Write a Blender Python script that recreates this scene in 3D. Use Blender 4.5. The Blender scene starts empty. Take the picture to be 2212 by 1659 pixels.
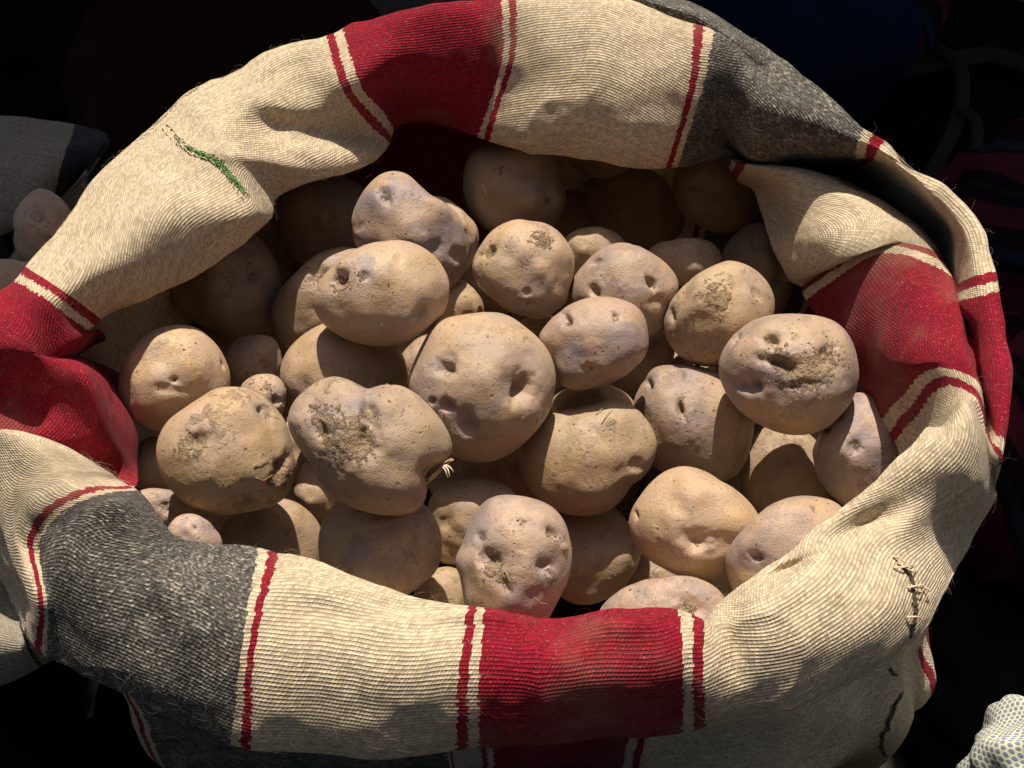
import bpy, bmesh, math, random
import numpy as np
from mathutils import Vector

SC = bpy.context.scene
COL = SC.collection
R = math.radians

# ------------------------------------------------------------------ camera, light, exposure
PITCH, DIST, FOCAL = R(48.0), 0.75, 42.0
PW, PH = 2212.0, 1659.0
FPX = FOCAL / 36.0 * PW
cp, sp = math.cos(PITCH), math.sin(PITCH)
CAMP = np.array([0.0, -DIST * cp, DIST * sp])
AF = np.array([0.0, cp, -sp]); AR = np.array([1.0, 0, 0]); AU = np.array([0.0, sp, cp])
cd = bpy.data.cameras.new('camera'); cam = bpy.data.objects.new('camera', cd); COL.objects.link(cam)
cam.location = CAMP; cam.rotation_euler = (R(90) - PITCH, 0, 0)
cd.lens = FOCAL; cd.sensor_width = 36.0; cd.clip_start = 0.02; cd.clip_end = 200.0
SC.camera = cam

SUN_EL, SUN_AZ = R(66.0), R(0.0)          # the sun stands high behind the sack, straight ahead of the camera
sd = bpy.data.lights.new('sun', 'SUN'); sd.energy = 5.0; sd.angle = R(0.5); sd.color = (1.0, 0.93, 0.80)
sun = bpy.data.objects.new('sun', sd); COL.objects.link(sun)
sdir = Vector((math.sin(SUN_AZ) * math.cos(SUN_EL), math.cos(SUN_AZ) * math.cos(SUN_EL), math.sin(SUN_EL)))
sun.rotation_euler = sdir.to_track_quat('Z', 'Y').to_euler(); sun.location = (0, 1, 2)
w = bpy.data.worlds.new('World'); SC.world = w; w.use_nodes = True
nt = w.node_tree; nt.nodes.clear()
sk = nt.nodes.new('ShaderNodeTexSky'); sk.sky_type = 'NISHITA'; sk.sun_disc = False
sk.dust_density = 4.0; sk.ozone_density = 0.3; sk.air_density = 1.0; sk.altitude = 0.0; sk.sun_elevation = SUN_EL; sk.sun_rotation = SUN_AZ
bg = nt.nodes.new('ShaderNodeBackground'); bg.inputs['Strength'].default_value = 0.065
wo = nt.nodes.new('ShaderNodeOutputWorld')
nt.links.new(sk.outputs[0], bg.inputs[0]); nt.links.new(bg.outputs[0], wo.inputs[0])
SC.cycles.diffuse_bounces = 2
SC.view_settings.view_transform = 'Standard'; SC.view_settings.look = 'None'
SC.view_settings.exposure = 0.32; SC.view_settings.gamma = 1.0

rng = np.random.RandomState(7)
# ------------------------------------------------------------------ helpers
def ray(px, py):
    return AF + ((px - PW / 2) / FPX) * AR - ((py - PH / 2) / FPX) * AU
def at(px, py, z):                                   # point on the plane at height z
    d = ray(px, py); return CAMP + d * ((z - CAMP[2]) / d[2])
def project(P):
    v = P - CAMP; t = v @ AF
    return PW / 2 + FPX * (v @ AR) / t, PH / 2 - FPX * (v @ AU) / t

def hash3(ix, iy, iz, seed):
    h = (ix * 374761393 + iy * 668265263 + iz * 2147483647 + seed * 974634211) & 0xFFFFFFFF
    h = ((h ^ (h >> 13)) * 1274126177) & 0xFFFFFFFF
    h = ((h ^ (h >> 16)) * 2246822519) & 0xFFFFFFFF
    return ((h ^ (h >> 15)) & 0xFFFFFF) / float(0xFFFFFF) * 2 - 1
def noise(P, seed=0):                                # value noise in -1..1
    P = np.asarray(P, float); I = np.floor(P).astype(np.int64); f = P - I
    f = f * f * f * (f * (f * 6 - 15) + 10); r = 0
    for dx in (0, 1):
        for dy in (0, 1):
            for dz in (0, 1):
                wgt = (f[..., 0] if dx else 1 - f[..., 0]) * (f[..., 1] if dy else 1 - f[..., 1]) * (f[..., 2] if dz else 1 - f[..., 2])
                r = r + wgt * hash3(I[..., 0] + dx, I[..., 1] + dy, I[..., 2] + dz, seed)
    return r

def tag(o, label=None, cat=None, group=None, kind=None):
    if label: o['label'] = label
    if cat: o['category'] = cat
    if group: o['group'] = group
    if kind: o['kind'] = kind
    return o
def empty(name, loc):
    o = bpy.data.objects.new(name, None); COL.objects.link(o); o.location = loc; o.empty_display_size = 0.05
    return o
def link(name, me, mat, parent=None, loc=None):
    o = bpy.data.objects.new(name, me); COL.objects.link(o)
    if mat is not None: me.materials.append(mat)
    if loc is not None: o.location = loc
    if parent is not None:
        o.parent = parent; o.matrix_parent_inverse.identity()
        if loc is None: o.location = -Vector(parent.location)
    return o
def mesh_from(name, V, Fq, smooth=True):
    me = bpy.data.meshes.new(name)
    V = np.ascontiguousarray(V, dtype=np.float32); Fq = np.asarray(Fq, dtype=np.int32)
    k = Fq.shape[1]
    me.vertices.add(len(V)); me.vertices.foreach_set('co', V.ravel())
    me.loops.add(Fq.size); me.loops.foreach_set('vertex_index', Fq.ravel())
    me.polygons.add(len(Fq))
    me.polygons.foreach_set('loop_start', np.arange(0, Fq.size, k, dtype=np.int32))
    me.polygons.foreach_set('use_smooth', np.full(len(Fq), smooth))
    me.update(calc_edges=True); me.validate()
    return me
def grid_mesh(name, P, U=None, Vv=None, close_u=False, close_v=False, flip=False):
    nu, nv = P.shape[:2]
    iu = np.arange(nu if close_u else nu - 1); iv = np.arange(nv if close_v else nv - 1)
    a, b = np.meshgrid(iu, iv, indexing='ij'); a = a.ravel(); b = b.ravel()
    a1 = (a + 1) % nu; b1 = (b + 1) % nv
    cs = [(a, b), (a1, b), (a1, b1), (a, b1)]
    cu = [(a, b), (a + 1, b), (a + 1, b + 1), (a, b + 1)]
    if flip: cs = cs[::-1]; cu = cu[::-1]
    Fq = np.stack([x * nv + y for x, y in cs], 1)
    me = mesh_from(name, P.reshape(-1, 3), Fq)
    if U is not None:
        uv = me.uv_layers.new(name='weave')
        co = np.stack([np.stack([U[x, y], Vv[x, y]], -1) for x, y in cu], 1)
        uv.data.foreach_set('uv', co.astype(np.float32).ravel())
    return me
def crom(t, P):                                      # open, uniform Catmull-Rom through P at t in 0..len-1
    P = np.asarray(P, float); n = len(P)
    i = np.clip(np.floor(t).astype(int), 0, n - 2); f = (t - i)[:, None]
    g = lambda k: P[np.clip(k, 0, n - 1)]
    p0 = np.where((i - 1 < 0)[:, None], 2 * g(i) - g(i + 1), g(i - 1)); p3 = np.where((i + 2 > n - 1)[:, None], 2 * g(i + 1) - g(i), g(i + 2))
    p1, p2 = g(i), g(i + 1)
    return 0.5 * ((2 * p1) + (-p0 + p2) * f + (2 * p0 - 5 * p1 + 4 * p2 - p3) * f * f + (-p0 + 3 * p1 - 3 * p2 + p3) * f ** 3)
def hermite_closed(K, X, L, ts):                     # periodic, non-uniform; K knots, X values (n,...), L period
    n = len(K); d = np.array([(K[(i + 1) % n] - K[i]) % L for i in range(n)])
    sl = np.stack([(X[(i + 1) % n] - X[i]) / d[i] for i in range(n)])
    m = np.stack([(sl[i - 1] * d[i] + sl[i] * d[i - 1]) / (d[i] + d[i - 1]) for i in range(n)])
    out = []
    for t in ts:
        i = int(np.searchsorted(K, t, side='right') - 1) % n
        s = ((t - K[i]) % L) / d[i]; j = (i + 1) % n
        h00 = 2 * s ** 3 - 3 * s ** 2 + 1; h10 = s ** 3 - 2 * s ** 2 + s; h01 = -2 * s ** 3 + 3 * s ** 2; h11 = s ** 3 - s ** 2
        out.append(h00 * X[i] + h10 * d[i] * m[i] + h01 * X[j] + h11 * d[i] * m[j])
    return np.stack(out)
def grid_normals(P, close_u=True, close_v=True):
    du = (np.roll(P, -1, 0) - np.roll(P, 1, 0)) if close_u else np.gradient(P, axis=0)
    dv = (np.roll(P, -1, 1) - np.roll(P, 1, 1)) if close_v else np.gradient(P, axis=1)
    n = np.cross(du, dv); return n / (np.linalg.norm(n, axis=-1, keepdims=True) + 1e-12)

class N:                                             # small node helper
    def __init__(s, name):
        s.m = bpy.data.materials.new(name); s.m.use_nodes = True; s.t = s.m.node_tree; s.t.nodes.clear()
        s.out = s('ShaderNodeOutputMaterial'); s.b = s('ShaderNodeBsdfPrincipled'); s.l(s.b.outputs[0], s.out.inputs[0])
    def __call__(s, ty, **kw):
        n = s.t.nodes.new(ty)
        for k, v in kw.items(): setattr(n, k, v)
        return n
    def l(s, a, b): s.t.links.new(a, b)
    def val(s, sock, v):
        if hasattr(v, 'is_output') or hasattr(v, 'links'): s.l(v, sock)
        else: sock.default_value = v
    def math(s, op, a, b=0.0, c=None, clamp=False):
        n = s('ShaderNodeMath', operation=op, use_clamp=clamp)
        s.val(n.inputs[0], a); s.val(n.inputs[1], b)
        if c is not None: s.val(n.inputs[2], c)
        return n.outputs[0]
    def mix(s, f, a, b, blend='MIX'):
        n = s('ShaderNodeMix', data_type='RGBA', blend_type=blend)
        s.val(n.inputs[0], f); s.val(n.inputs[6], a); s.val(n.inputs[7], b)
        return n.outputs[2]
    def mapr(s, v, a, b, c=0.0, d=1.0, smooth=False):
        n = s('ShaderNodeMapRange', interpolation_type='SMOOTHSTEP' if smooth else 'LINEAR', clamp=True)
        s.val(n.inputs[0], v); n.inputs[1].default_value = a; n.inputs[2].default_value = b
        n.inputs[3].default_value = c; n.inputs[4].default_value = d
        return n.outputs[0]
    def noise(s, vec, scale, detail=4, rough=0.55, dist=0.0):
        n = s('ShaderNodeTexNoise'); n.inputs['Scale'].default_value = scale; n.inputs['Detail'].default_value = detail
        n.inputs['Roughness'].default_value = rough; n.inputs['Distortion'].default_value = dist
        if vec is not None: s.l(vec, n.inputs['Vector'])
        return n.outputs[0]
    def attr(s, name, ty='GEOMETRY'):
        return s('ShaderNodeAttribute', attribute_name=name, attribute_type=ty)
    def bump(s, h, strength, dist, normal=None):
        n = s('ShaderNodeBump'); n.inputs['Strength'].default_value = strength; n.inputs['Distance'].default_value = dist
        s.l(h, n.inputs['Height'])
        if normal is not None: s.l(normal, n.inputs['Normal'])
        return n.outputs[0]
def rgb(r, g, b): return (r, g, b, 1.0)

# ------------------------------------------------------------------ woven cloth material
CREAM, RED, GREY = (0.56, 0.447, 0.305), (0.235, 0.005, 0.018), (0.30, 0.285, 0.26)
ROW, BEAD = 0.0019, 0.0018
def cloth_material(name, stops, total, row=ROW, bead=BEAD, dirt=0.75, bumpy=1.0):
    """stops: list of (u in metres, colour, kind) with kind 0 plain, 1 flecked grey."""
    n = N(name)
    uv = n('ShaderNodeUVMap', uv_map='weave'); sep = n('ShaderNodeSeparateXYZ'); n.l(uv.outputs[0], sep.inputs[0])
    geo = n('ShaderNodeTexCoord')
    wob = n.noise(geo.outputs['Object'], 55.0, 2, 0.5)
    wob = n.math('MULTIPLY', n.math('SUBTRACT', wob, 0.5), 0.0016)
    u0, v0 = sep.outputs[0], n.math('ADD', sep.outputs[1], wob)
    vr = n.math('DIVIDE', v0, row); ri = n.math('FLOOR', vr); rf = n.math('FRACT', vr)
    wr = n('ShaderNodeTexWhiteNoise', noise_dimensions='1D'); n.l(ri, wr.inputs['W'])
    ur = n.math('ADD', n.math('DIVIDE', u0, bead), n.math('ADD', n.math('MULTIPLY', ri, 0.5), n.math('MULTIPLY', wr.outputs[0], 0.15)))
    ur = n.math('ADD', ur, n.math('MULTIPLY', rf, 0.55))          # slanted beads
    ui = n.math('FLOOR', ur); uf = n.math('FRACT', ur)
    wb = n('ShaderNodeTexWhiteNoise', noise_dimensions='2D'); cx = n('ShaderNodeCombineXYZ'); n.l(ui, cx.inputs[0]); n.l(ri, cx.inputs[1]); n.l(cx.outputs[0], wb.inputs['Vector'])
    # height
    hv = n.math('SINE', n.math('MULTIPLY', rf, math.pi)); hv = n.math('POWER', hv, 0.6)
    hu = n.math('SINE', n.math('MULTIPLY', uf, math.pi)); hu = n.math('POWER', hu, 0.6)
    h = n.math('MULTIPLY', hv, n.math('ADD', n.math('MULTIPLY', hu, 0.60), 0.40))
    h = n.math('MULTIPLY', h, n.math('ADD', n.math('MULTIPLY', wb.outputs[0], 0.35), 0.8))
    hair = n('ShaderNodeTexNoise'); hair.inputs['Scale'].default_value = 900; hair.inputs['Detail'].default_value = 3
    n.l(geo.outputs['Object'], hair.inputs['Vector'])
    h2 = n.math('ADD', h, n.math('MULTIPLY', hair.outputs[0], 0.55))
    # stripe colours: jagged by the thread row
    uj = n.math('ADD', u0, n.math('MULTIPLY', n.math('SUBTRACT', wr.outputs[0], 0.5), 0.0016))
    cols = []
    for u, c, k in stops:
        if (c, k) not in cols: cols.append((c, k))
    col, alpha = rgb(*stops[0][1]), float(stops[0][2])
    for ck in cols:
        if ck == (stops[0][1], stops[0][2]): continue
        acc = 0.0; prev = False
        for u, c, k in stops:
            on = (c, k) == ck
            if on != prev:
                g = n.math('GREATER_THAN', uj, u); acc = n.math('MULTIPLY_ADD', g, 1.0 if on else -1.0, acc)
            prev = on
        col = n.mix(acc, col, rgb(*ck[0]))
        if ck[1]: alpha = acc
    if isinstance(alpha, float):
        vn = n('ShaderNodeValue'); vn.outputs[0].default_value = alpha; alpha = vn.outputs[0]
    base = col
    # per-thread tone
    tone = n.mapr(wb.outputs[0], 0, 1, 0.74, 1.22)
    tv = n('ShaderNodeVectorMath', operation='SCALE'); n.l(col, tv.inputs[0]); n.l(tone, tv.inputs['Scale']); col = tv.outputs[0]
    rowt = n.mapr(wr.outputs[0], 0, 1, 0.90, 1.08)
    tv = n('ShaderNodeVectorMath', operation='SCALE'); n.l(col, tv.inputs[0]); n.l(rowt, tv.inputs['Scale']); col = tv.outputs[0]
    # flecked grey yarn: dark and pale hairs twisted together
    big = n.noise(geo.outputs['Object'], 60, 3, 0.6)
    fib = n('ShaderNodeTexNoise'); fib.inputs['Scale'].default_value = 1.0; fib.inputs['Detail'].default_value = 3
    fm = n('ShaderNodeVectorMath', operation='MULTIPLY'); n.l(uv.outputs[0], fm.inputs[0]); fm.inputs[1].default_value = (520, 900, 0); n.l(fm.outputs[0], fib.inputs['Vector'])
    fl = n.math('ADD', n.math('MULTIPLY', wb.outputs[0], 0.22), n.math('MULTIPLY', fib.outputs[0], 1.15))
    fl = n.math('ADD', n.math('SUBTRACT', fl, 0.13), n.math('MULTIPLY', n.math('SUBTRACT', big, 0.5), 0.5))
    flc = n('ShaderNodeValToRGB'); e = flc.color_ramp.elements
    e[0].position = 0.34; e[0].color = rgb(0.030, 0.028, 0.026); e[1].position = 0.90; e[1].color = rgb(0.42, 0.37, 0.30)
    m = e.new(0.62); m.color = rgb(0.105, 0.095, 0.080)
    n.l(fl, flc.inputs[0])
    col = n.mix(alpha, col, flc.outputs[0])
    # occlusion shade between the threads painted into the colour; broad wear patches
    patch = n.noise(geo.outputs['Object'], 14, 5, 0.6)
    pf = n.mapr(patch, 0.50, 0.72, 0.0, dirt, True)
    col = n.mix(n.math('MULTIPLY', pf, n.math('SUBTRACT', 1.0, alpha)), col, n.mix(0.5, col, rgb(0.27, 0.20, 0.13)))
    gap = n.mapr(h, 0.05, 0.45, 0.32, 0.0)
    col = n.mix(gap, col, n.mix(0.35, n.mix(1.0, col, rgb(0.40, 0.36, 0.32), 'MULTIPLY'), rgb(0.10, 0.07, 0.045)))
    spk = n.mapr(hair.outputs[0], 0.62, 0.74, 0.0, 0.30)
    col = n.mix(spk, col, rgb(0.60, 0.48, 0.35))
    n.l(col, n.b.inputs['Base Color']); n.b.inputs['Roughness'].default_value = 0.85
    n.b.inputs['Specular IOR Level'].default_value = 0.15
    n.b.inputs['Sheen Weight'].default_value = 0.04; n.b.inputs['Sheen Roughness'].default_value = 0.5
    nb = n.bump(n.noise(geo.outputs['Object'], 120, 3, 0.6), 0.25, 0.0012)
    n.l(n.bump(h2, 1.0 * bumpy, 0.00050, nb), n.b.inputs['Normal'])
    return n.m

# ------------------------------------------------------------------ the sack rim, station by station
NV, NH = 15, 8                                       # visible and turned-away samples across the rim
FW = (1 - np.cos(np.pi * np.linspace(0, 1, NV))) / 2
def station(path, bulge=0.02, back=0.028, q=2.3):
    p = np.array(path, float); k = len(p)
    if k == 7: f = np.linspace(0, 1, NV)
    else: f = FW
    S = crom(f * (k - 1), p)
    P = np.array([at(a, b, c) for a, b, c in S])
    D = P - CAMP; D /= np.linalg.norm(D, axis=1, keepdims=True)
    prof = np.maximum(0, 1 - np.abs(2 * f - 1) ** q) ** (1 / q)
    vis = P - D * (bulge * prof)[:, None]
    g = np.linspace(1, 0, NH + 2)[1:-1]
    gh = 0.5 + (g - 0.5) * 0.86
    H = np.array([at(*x) for x in crom(gh * (k - 1), p)])
    DH = H - CAMP; DH /= np.linalg.norm(DH, axis=1, keepdims=True)
    ph = np.maximum(0.15, 1 - np.abs(2 * g - 1) ** 2) ** 0.5
    H = H + DH * (back * ph)[:, None]
    return np.concatenate([vis, H])
W_, R_, G_ = 'w', 'r', 'g'
# each entry: (path outer->inner, bulge, [colour changes as (fraction towards next station, colour)])
ST = [
 ([(52,573,.09),(140,630,.085),(218,690,.055)], .018, [(0.0,W_)]),
 ([(140,470,.09),(235,555,.09),(330,640,.06)], .016, []),
 ([(250,340,.09),(355,450,.095),(452,570,.06)], .016, []),
 ([(352,250,.095),(450,345,.095),(545,442,.08),(578,478,.055)], .014, []),
 ([(402,198,.10),(505,325,.095),(594,428,.05)], .014, []),
 ([(480,160,.10),(560,270,.085),(645,402,.05)], .015, []),
 ([(600,105,.10),(680,250,.075),(745,370,.045)], .016, []),
 ([(706,80,.105),(738,190,.085),(790,262,.05),(840,310,.03)], .018, [(0.0,R_),(0.48,W_)]),
 ([(742,66,.105),(775,180,.085),(825,240,.05),(854,283,.03)], .018, [(0.0,R_)]),
 ([(860,28,.115),(885,150,.08),(910,263,.03)], .018, []),
 ([(1083,-6,.115),(1086,120,.08),(1058,220,.05),(1031,296,.03)], .022, [(0.0,W_),(0.5,R_)]),
 ([(1116,-12,.115),(1112,120,.08),(1082,220,.05),(1058,303,.03)], .022, [(0.0,W_)]),
 ([(1290,-14,.115),(1268,170,.075),(1235,336,.03)], .024, []),
 ([(1500,50,.115),(1490,170,.085),(1460,290,.05),(1437,358,.03)], .022, [(0.0,R_),(0.48,W_)]),
 ([(1545,62,.115),(1522,170,.085),(1485,290,.05),(1463,356,.03)], .022, [(0.0,G_)]),
 ([(1700,132,.11),(1668,240,.10),(1645,350,.05),(1630,340,.02),(1600,335,.02),(1585,340,.015),(1570,345,0)], .0, []),
 ([(1800,215,.11),(1765,280,.10),(1745,352,.055),(1700,345,.02),(1600,338,.025),(1585,345,.02),(1570,350,0)], .0, []),
 ([(1866,276,.108),(1850,315,.10),(1836,353,.06),(1720,360,.01),(1592,345,.03),(1580,352,.025),(1572,358,.0)], .0, [(0.0,W_)]),
 ([(1886,287,.107),(1870,320,.10),(1856,353,.06),(1735,368,.01),(1602,350,.035),(1588,360,.03),(1578,374,0)], .0, [(0.0,R_)]),
 ([(1912,299,.106),(1892,330,.10),(1874,356,.06),(1765,380,.01),(1628,350,.04),(1606,366,.035),(1590,388,0)], .0, [(0.0,W_)]),
 ([(1965,350,.105),(1952,374,.10),(1933,392,.065),(1840,415,.0),(1745,363,.06),(1690,395,.05),(1627,412,.0)], .0, []),
 ([(2040,405,.105),(2020,430,.10),(1990,440,.065),(1920,475,0),(1850,405,.065),(1750,450,.055),(1643,460,0)], .0, []),
 ([(2106,480,.105),(2078,495,.10),(2045,500,.065),(1985,530,0),(1930,450,.07),(1795,515,.06),(1668,535,0)], .0, []),
 ([(2136,540,.105),(2098,555,.10),(2055,558,.065),(2030,580,.02),(1985,500,.075),(1840,560,.06),(1702,598,0)], .0, []),
 ([(2151,586,.105),(2105,598,.10),(2064,615,.07),(2052,620,.04),(2024,548,.075),(1895,522,.07),(1733,622,0)], .0, [(0.0,R_),(0.5,W_)]),
 ([(2160,628,.105),(2112,640,.10),(2070,652,.08),(2064,652,.05),(2044,590,.08),(1905,545,.07),(1742,652,0)], .0, [(0.0,R_)]),
 ([(2178,720,.10),(2140,720,.10),(2105,718,.09),(2090,712,.075),(2068,690,.085),(1930,670,.065),(1805,748,0)], .0, []),
 ([(2180,850,.095),(2152,845,.095),(2127,832,.09),(2115,818,.08),(2082,768,.09),(1965,785,.065),(1855,825,0)], .0, []),
 ([(2166,952,.085),(2156,942,.088),(2146,925,.085),(2130,880,.075),(2104,815,.09),(2000,800,.07),(1905,914,0)], .0, [(0.0,W_),(0.55,R_)]),
 ([(2156,1000,.08),(2150,985,.085),(2140,968,.085),(2128,930,.08),(2108,855,.09),(2025,838,.07),(1938,958,0)], .0, [(0.0,W_)]),
 ([(2150,1040,.06),(2138,1000,.08),(2125,955,.09),(2112,905,.095),(2085,858,.10),(2020,905,.06),(1945,1005,.0)], .0, []),
 ([(2128,1105,.045),(2080,1010,.085),(2005,932,.10)], .02, []),
 ([(2080,1200,.035),(1990,1090,.075),(1890,1035,.095)], .015, []),
 ([(2035,1290,.058),(1945,1180,.072),(1815,1104,.09)], .015, []),
 ([(1975,1385,.062),(1865,1275,.08),(1722,1184,.09)], .015, []),
 ([(1850,1460,.06),(1730,1360,.084),(1622,1253,.09)], .015, []),
 ([(1680,1537,.056),(1612,1420,.08),(1552,1314,.085)], .015, []),
 ([(1523,1574,.05),(1520,1470,.072),(1517,1353,.085)], .015, [(0.0,R_),(0.5,W_)]),
 ([(1473,1582,.040),(1478,1450,.072),(1464,1326,.085)], .015, [(0.0,R_)]),
 ([(1350,1592,.040),(1350,1455,.072),(1345,1316,.085)], .015, []),
 ([(1200,1607,.040),(1200,1470,.072),(1205,1334,.085)], .015, []),
 ([(1035,1623,.040),(1035,1470,.072),(1047,1310,.085)], .015, [(0.0,W_),(0.5,R_)]),
 ([(986,1627,.040),(990,1470,.072),(1012,1307,.085)], .015, [(0.0,W_)]),
 ([(880,1637,.040),(888,1470,.072),(900,1293,.085)], .015, []),
 ([(760,1641,.040),(760,1440,.072),(762,1247,.085)], .015, []),
 ([(640,1629,.040),(640,1420,.072),(655,1205,.085)], .015, []),
 ([(541,1614,.040),(552,1400,.072),(603,1196,.085)], .015, [(0.0,R_),(0.5,W_)]),
 ([(500,1598,.040),(524,1400,.072),(558,1183,.085)], .015, [(0.0,G_)]),
 ([(400,1555,.040),(430,1350,.072),(455,1173,.085)], .015, []),
 ([(310,1505,.046),(310,1300,.072),(380,1160,.085)], .015, []),
 ([(220,1458,.046),(190,1280,.072),(215,1175,.085),(345,1122,.088)], .02, []),
 ([(155,1425,.046),(120,1270,.072),(140,1150,.09),(230,1085,.100),(318,1085,.09)], .016, []),
 ([(106,1405,.046),(102,1290,.072),(84,1190,.07),(122,1115,.09),(205,1072,.100),(292,1060,.09)], .014, [(0.0,W_),(0.42,R_)]),
 ([(82,1388,.046),(86,1290,.072),(60,1180,.07),(92,1103,.09),(180,1055,.10),(276,1050,.08)], .014, [(0.0,W_)]),
 ([(10,1260,.0),(2,1150,.06),(45,1050,.09),(130,1005,.10),(235,1022,.08)], .014, []),
 ([(-70,1110,.0),(-50,1000,.06),(0,935,.10),(95,948,.10),(200,1000,.08)], .012, []),
 ([(-100,1010,.02),(-60,965,.05),(0,965,.05),(120,990,.03),(284,1052,.02)], .004, [(0.0,R_)]),
 ([(-130,900,.05),(-20,860,.055),(100,890,.045),(220,950,.04),(294,1000,.0)], .012, []),
 ([(-120,790,.08),(0,790,.075),(110,805,.065),(200,822,.065),(284,898,.0)], .014, []),
 ([(-60,690,.092),(10,725,.09),(72,762,.08),(108,774,.04),(170,768,-.035),(240,778,-.065)], .011, []),
 ([(-30,650,.095),(60,702,.085),(112,750,.07),(165,735,.065),(210,712,.05)], .012, []),
 ([(28,602,.09),(110,655,.085),(192,716,.055)], .018, [(0.0,W_),(0.52,R_)]),
]
def build_loop(stations, spacing=0.0013, nacross=150, dents=(), seed=1, wrinkle=0.0022):
    X = np.stack([station(p, b) for p, b, c in stations]); n = len(X)
    d = [np.linalg.norm(X[(i + 1) % n][:NV] - X[i][:NV], axis=1).mean() for i in range(n)]
    d = [max(x, 0.002) for x in d]
    K = np.concatenate([[0], np.cumsum(d)[:-1]]); L = float(sum(d))
    stops = []
    for i, (p, b, c) in enumerate(stations):
        for f, cl in c: stops.append((K[i] + f * d[i], cl))
    ts = np.arange(0, L, spacing); ts = ts[:-1] if L - ts[-1] < spacing * 0.5 else ts
    Y = hermite_closed(K, X, L, ts)                  # (nu, ring, 3)
    m = Y.shape[1]
    tt = np.linspace(0, m, nacross, endpoint=False)
    Ye = np.concatenate([Y[:, -2:], Y, Y[:, :3]], 1); i = np.floor(tt).astype(int); f = (tt - i)[None, :, None]
    p0, p1, p2, p3 = (Ye[:, i + 1 + k] for k in range(4))
    G = 0.5 * ((2 * p1) + (-p0 + p2) * f + (2 * p0 - 5 * p1 + 4 * p2 - p3) * f * f + (-p0 + 3 * p1 - 3 * p2 + p3) * f ** 3)
    for _ in range(2):
        G = 0.25 * np.roll(G, 1, 0) + 0.5 * G + 0.25 * np.roll(G, -1, 0)
        G = 0.25 * np.roll(G, 1, 1) + 0.5 * G + 0.25 * np.roll(G, -1, 1)
    nv_vis = int(nacross * NV / m)
    px, py = project(G.reshape(-1, 3)); px = px.reshape(G.shape[:2]); py = py.reshape(G.shape[:2])
    for (dx, dy, rx, ry, ang, dep) in dents:
        c, s = math.cos(R(ang)), math.sin(R(ang)); ax = (px - dx) * c + (py - dy) * s; ay = -(px - dx) * s + (py - dy) * c
        wgt = np.exp(-(ax / rx) ** 2 - (ay / ry) ** 2); wgt[:, nv_vis:] = 0
        dv = G - CAMP; dv /= np.linalg.norm(dv, axis=-1, keepdims=True)
        G = G + dv * (wgt * dep)[..., None]
    nr = grid_normals(G)
    wn = noise(G * 22, seed) * 1.0 + noise(G * 48, seed + 1) * 0.5 + noise(G * 110, seed + 2) * 0.16
    rg = (1 - np.abs(noise(G * 17 + 3.3, seed + 8))) ** 5 * np.clip(noise(G * 9, seed + 9) + .2, 0, 1)
    G = G + nr * (wn * wrinkle - rg * wrinkle * 1.3)[..., None]
    seg = np.linalg.norm(np.roll(G, -1, 1) - G, axis=2); V = np.concatenate([np.zeros((len(G), 1)), np.cumsum(seg, 1)], 1)
    V = np.concatenate([V, V[:1]], 0)
    kk = 12
    Vp = V[:-1]; Vs = sum(np.roll(Vp, j, 0) for j in range(-kk, kk + 1)) / (2 * kk + 1); V = np.concatenate([Vs, Vs[:1]], 0)
    U = np.concatenate([ts, [L]])[:, None] * np.ones((1, nacross + 1))
    return dict(G=G, U=U, V=V, L=L, K=K, d=d, stops=stops, ts=ts, X=X, nvis=nv_vis)

DENTS = [  # px, py, rx, ry, angle, depth
 (585,272,48,34,20,.016),(690,285,70,36,8,.018),(780,300,45,30,10,.010),
 (400,300,60,26,40,-.006),(560,345,90,20,12,-.008),
 (870,215,60,50,20,.018),(960,225,60,50,0,.010),(1060,180,18,90,10,.004),
 (1860,1135,70,26,-25,.012),(1700,1230,50,14,-25,.010),(1980,1120,60,30,-40,-.006),(1680,1290,70,40,-30,-.006),
 (1900,1330,50,90,25,-.006),(1590,1400,40,80,0,.008),
 (1180,1345,60,40,0,.008),(1360,1340,90,40,0,-.006),(900,1320,80,40,15,.006),(700,1270,90,40,10,-.006),
(360,1260,60,60,0,-.004),
 (1700,470,50,40,20,.006),(1850,430,50,30,30,-.005),
 (2035,545,22,90,0,.010),
]
CU = build_loop(ST, dents=DENTS)
CMAP = {'w': (CREAM, 0), 'r': (RED, 0), 'g': (GREY, 1)}
STOPS = sorted([(u,) + CMAP[c] for u, c in CU['stops']], key=lambda x: x[0])
assert STOPS[0][0] < 1e-6
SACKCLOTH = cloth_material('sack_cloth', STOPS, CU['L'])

sack = empty('potato_sack', (0, 0, -0.46))
tag(sack, 'open woven sack with rolled cream, red and grey striped rim, full of potatoes', 'sack')
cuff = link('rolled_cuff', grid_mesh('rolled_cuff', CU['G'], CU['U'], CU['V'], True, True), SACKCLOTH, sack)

def ring_resample(Pst):                              # per-station points -> dense columns
    return hermite_closed(CU['K'], Pst, CU['L'], CU['ts'][::2])
CEN = np.array([0.0, 0.02, 0.0])
Xs = CU['X']
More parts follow.
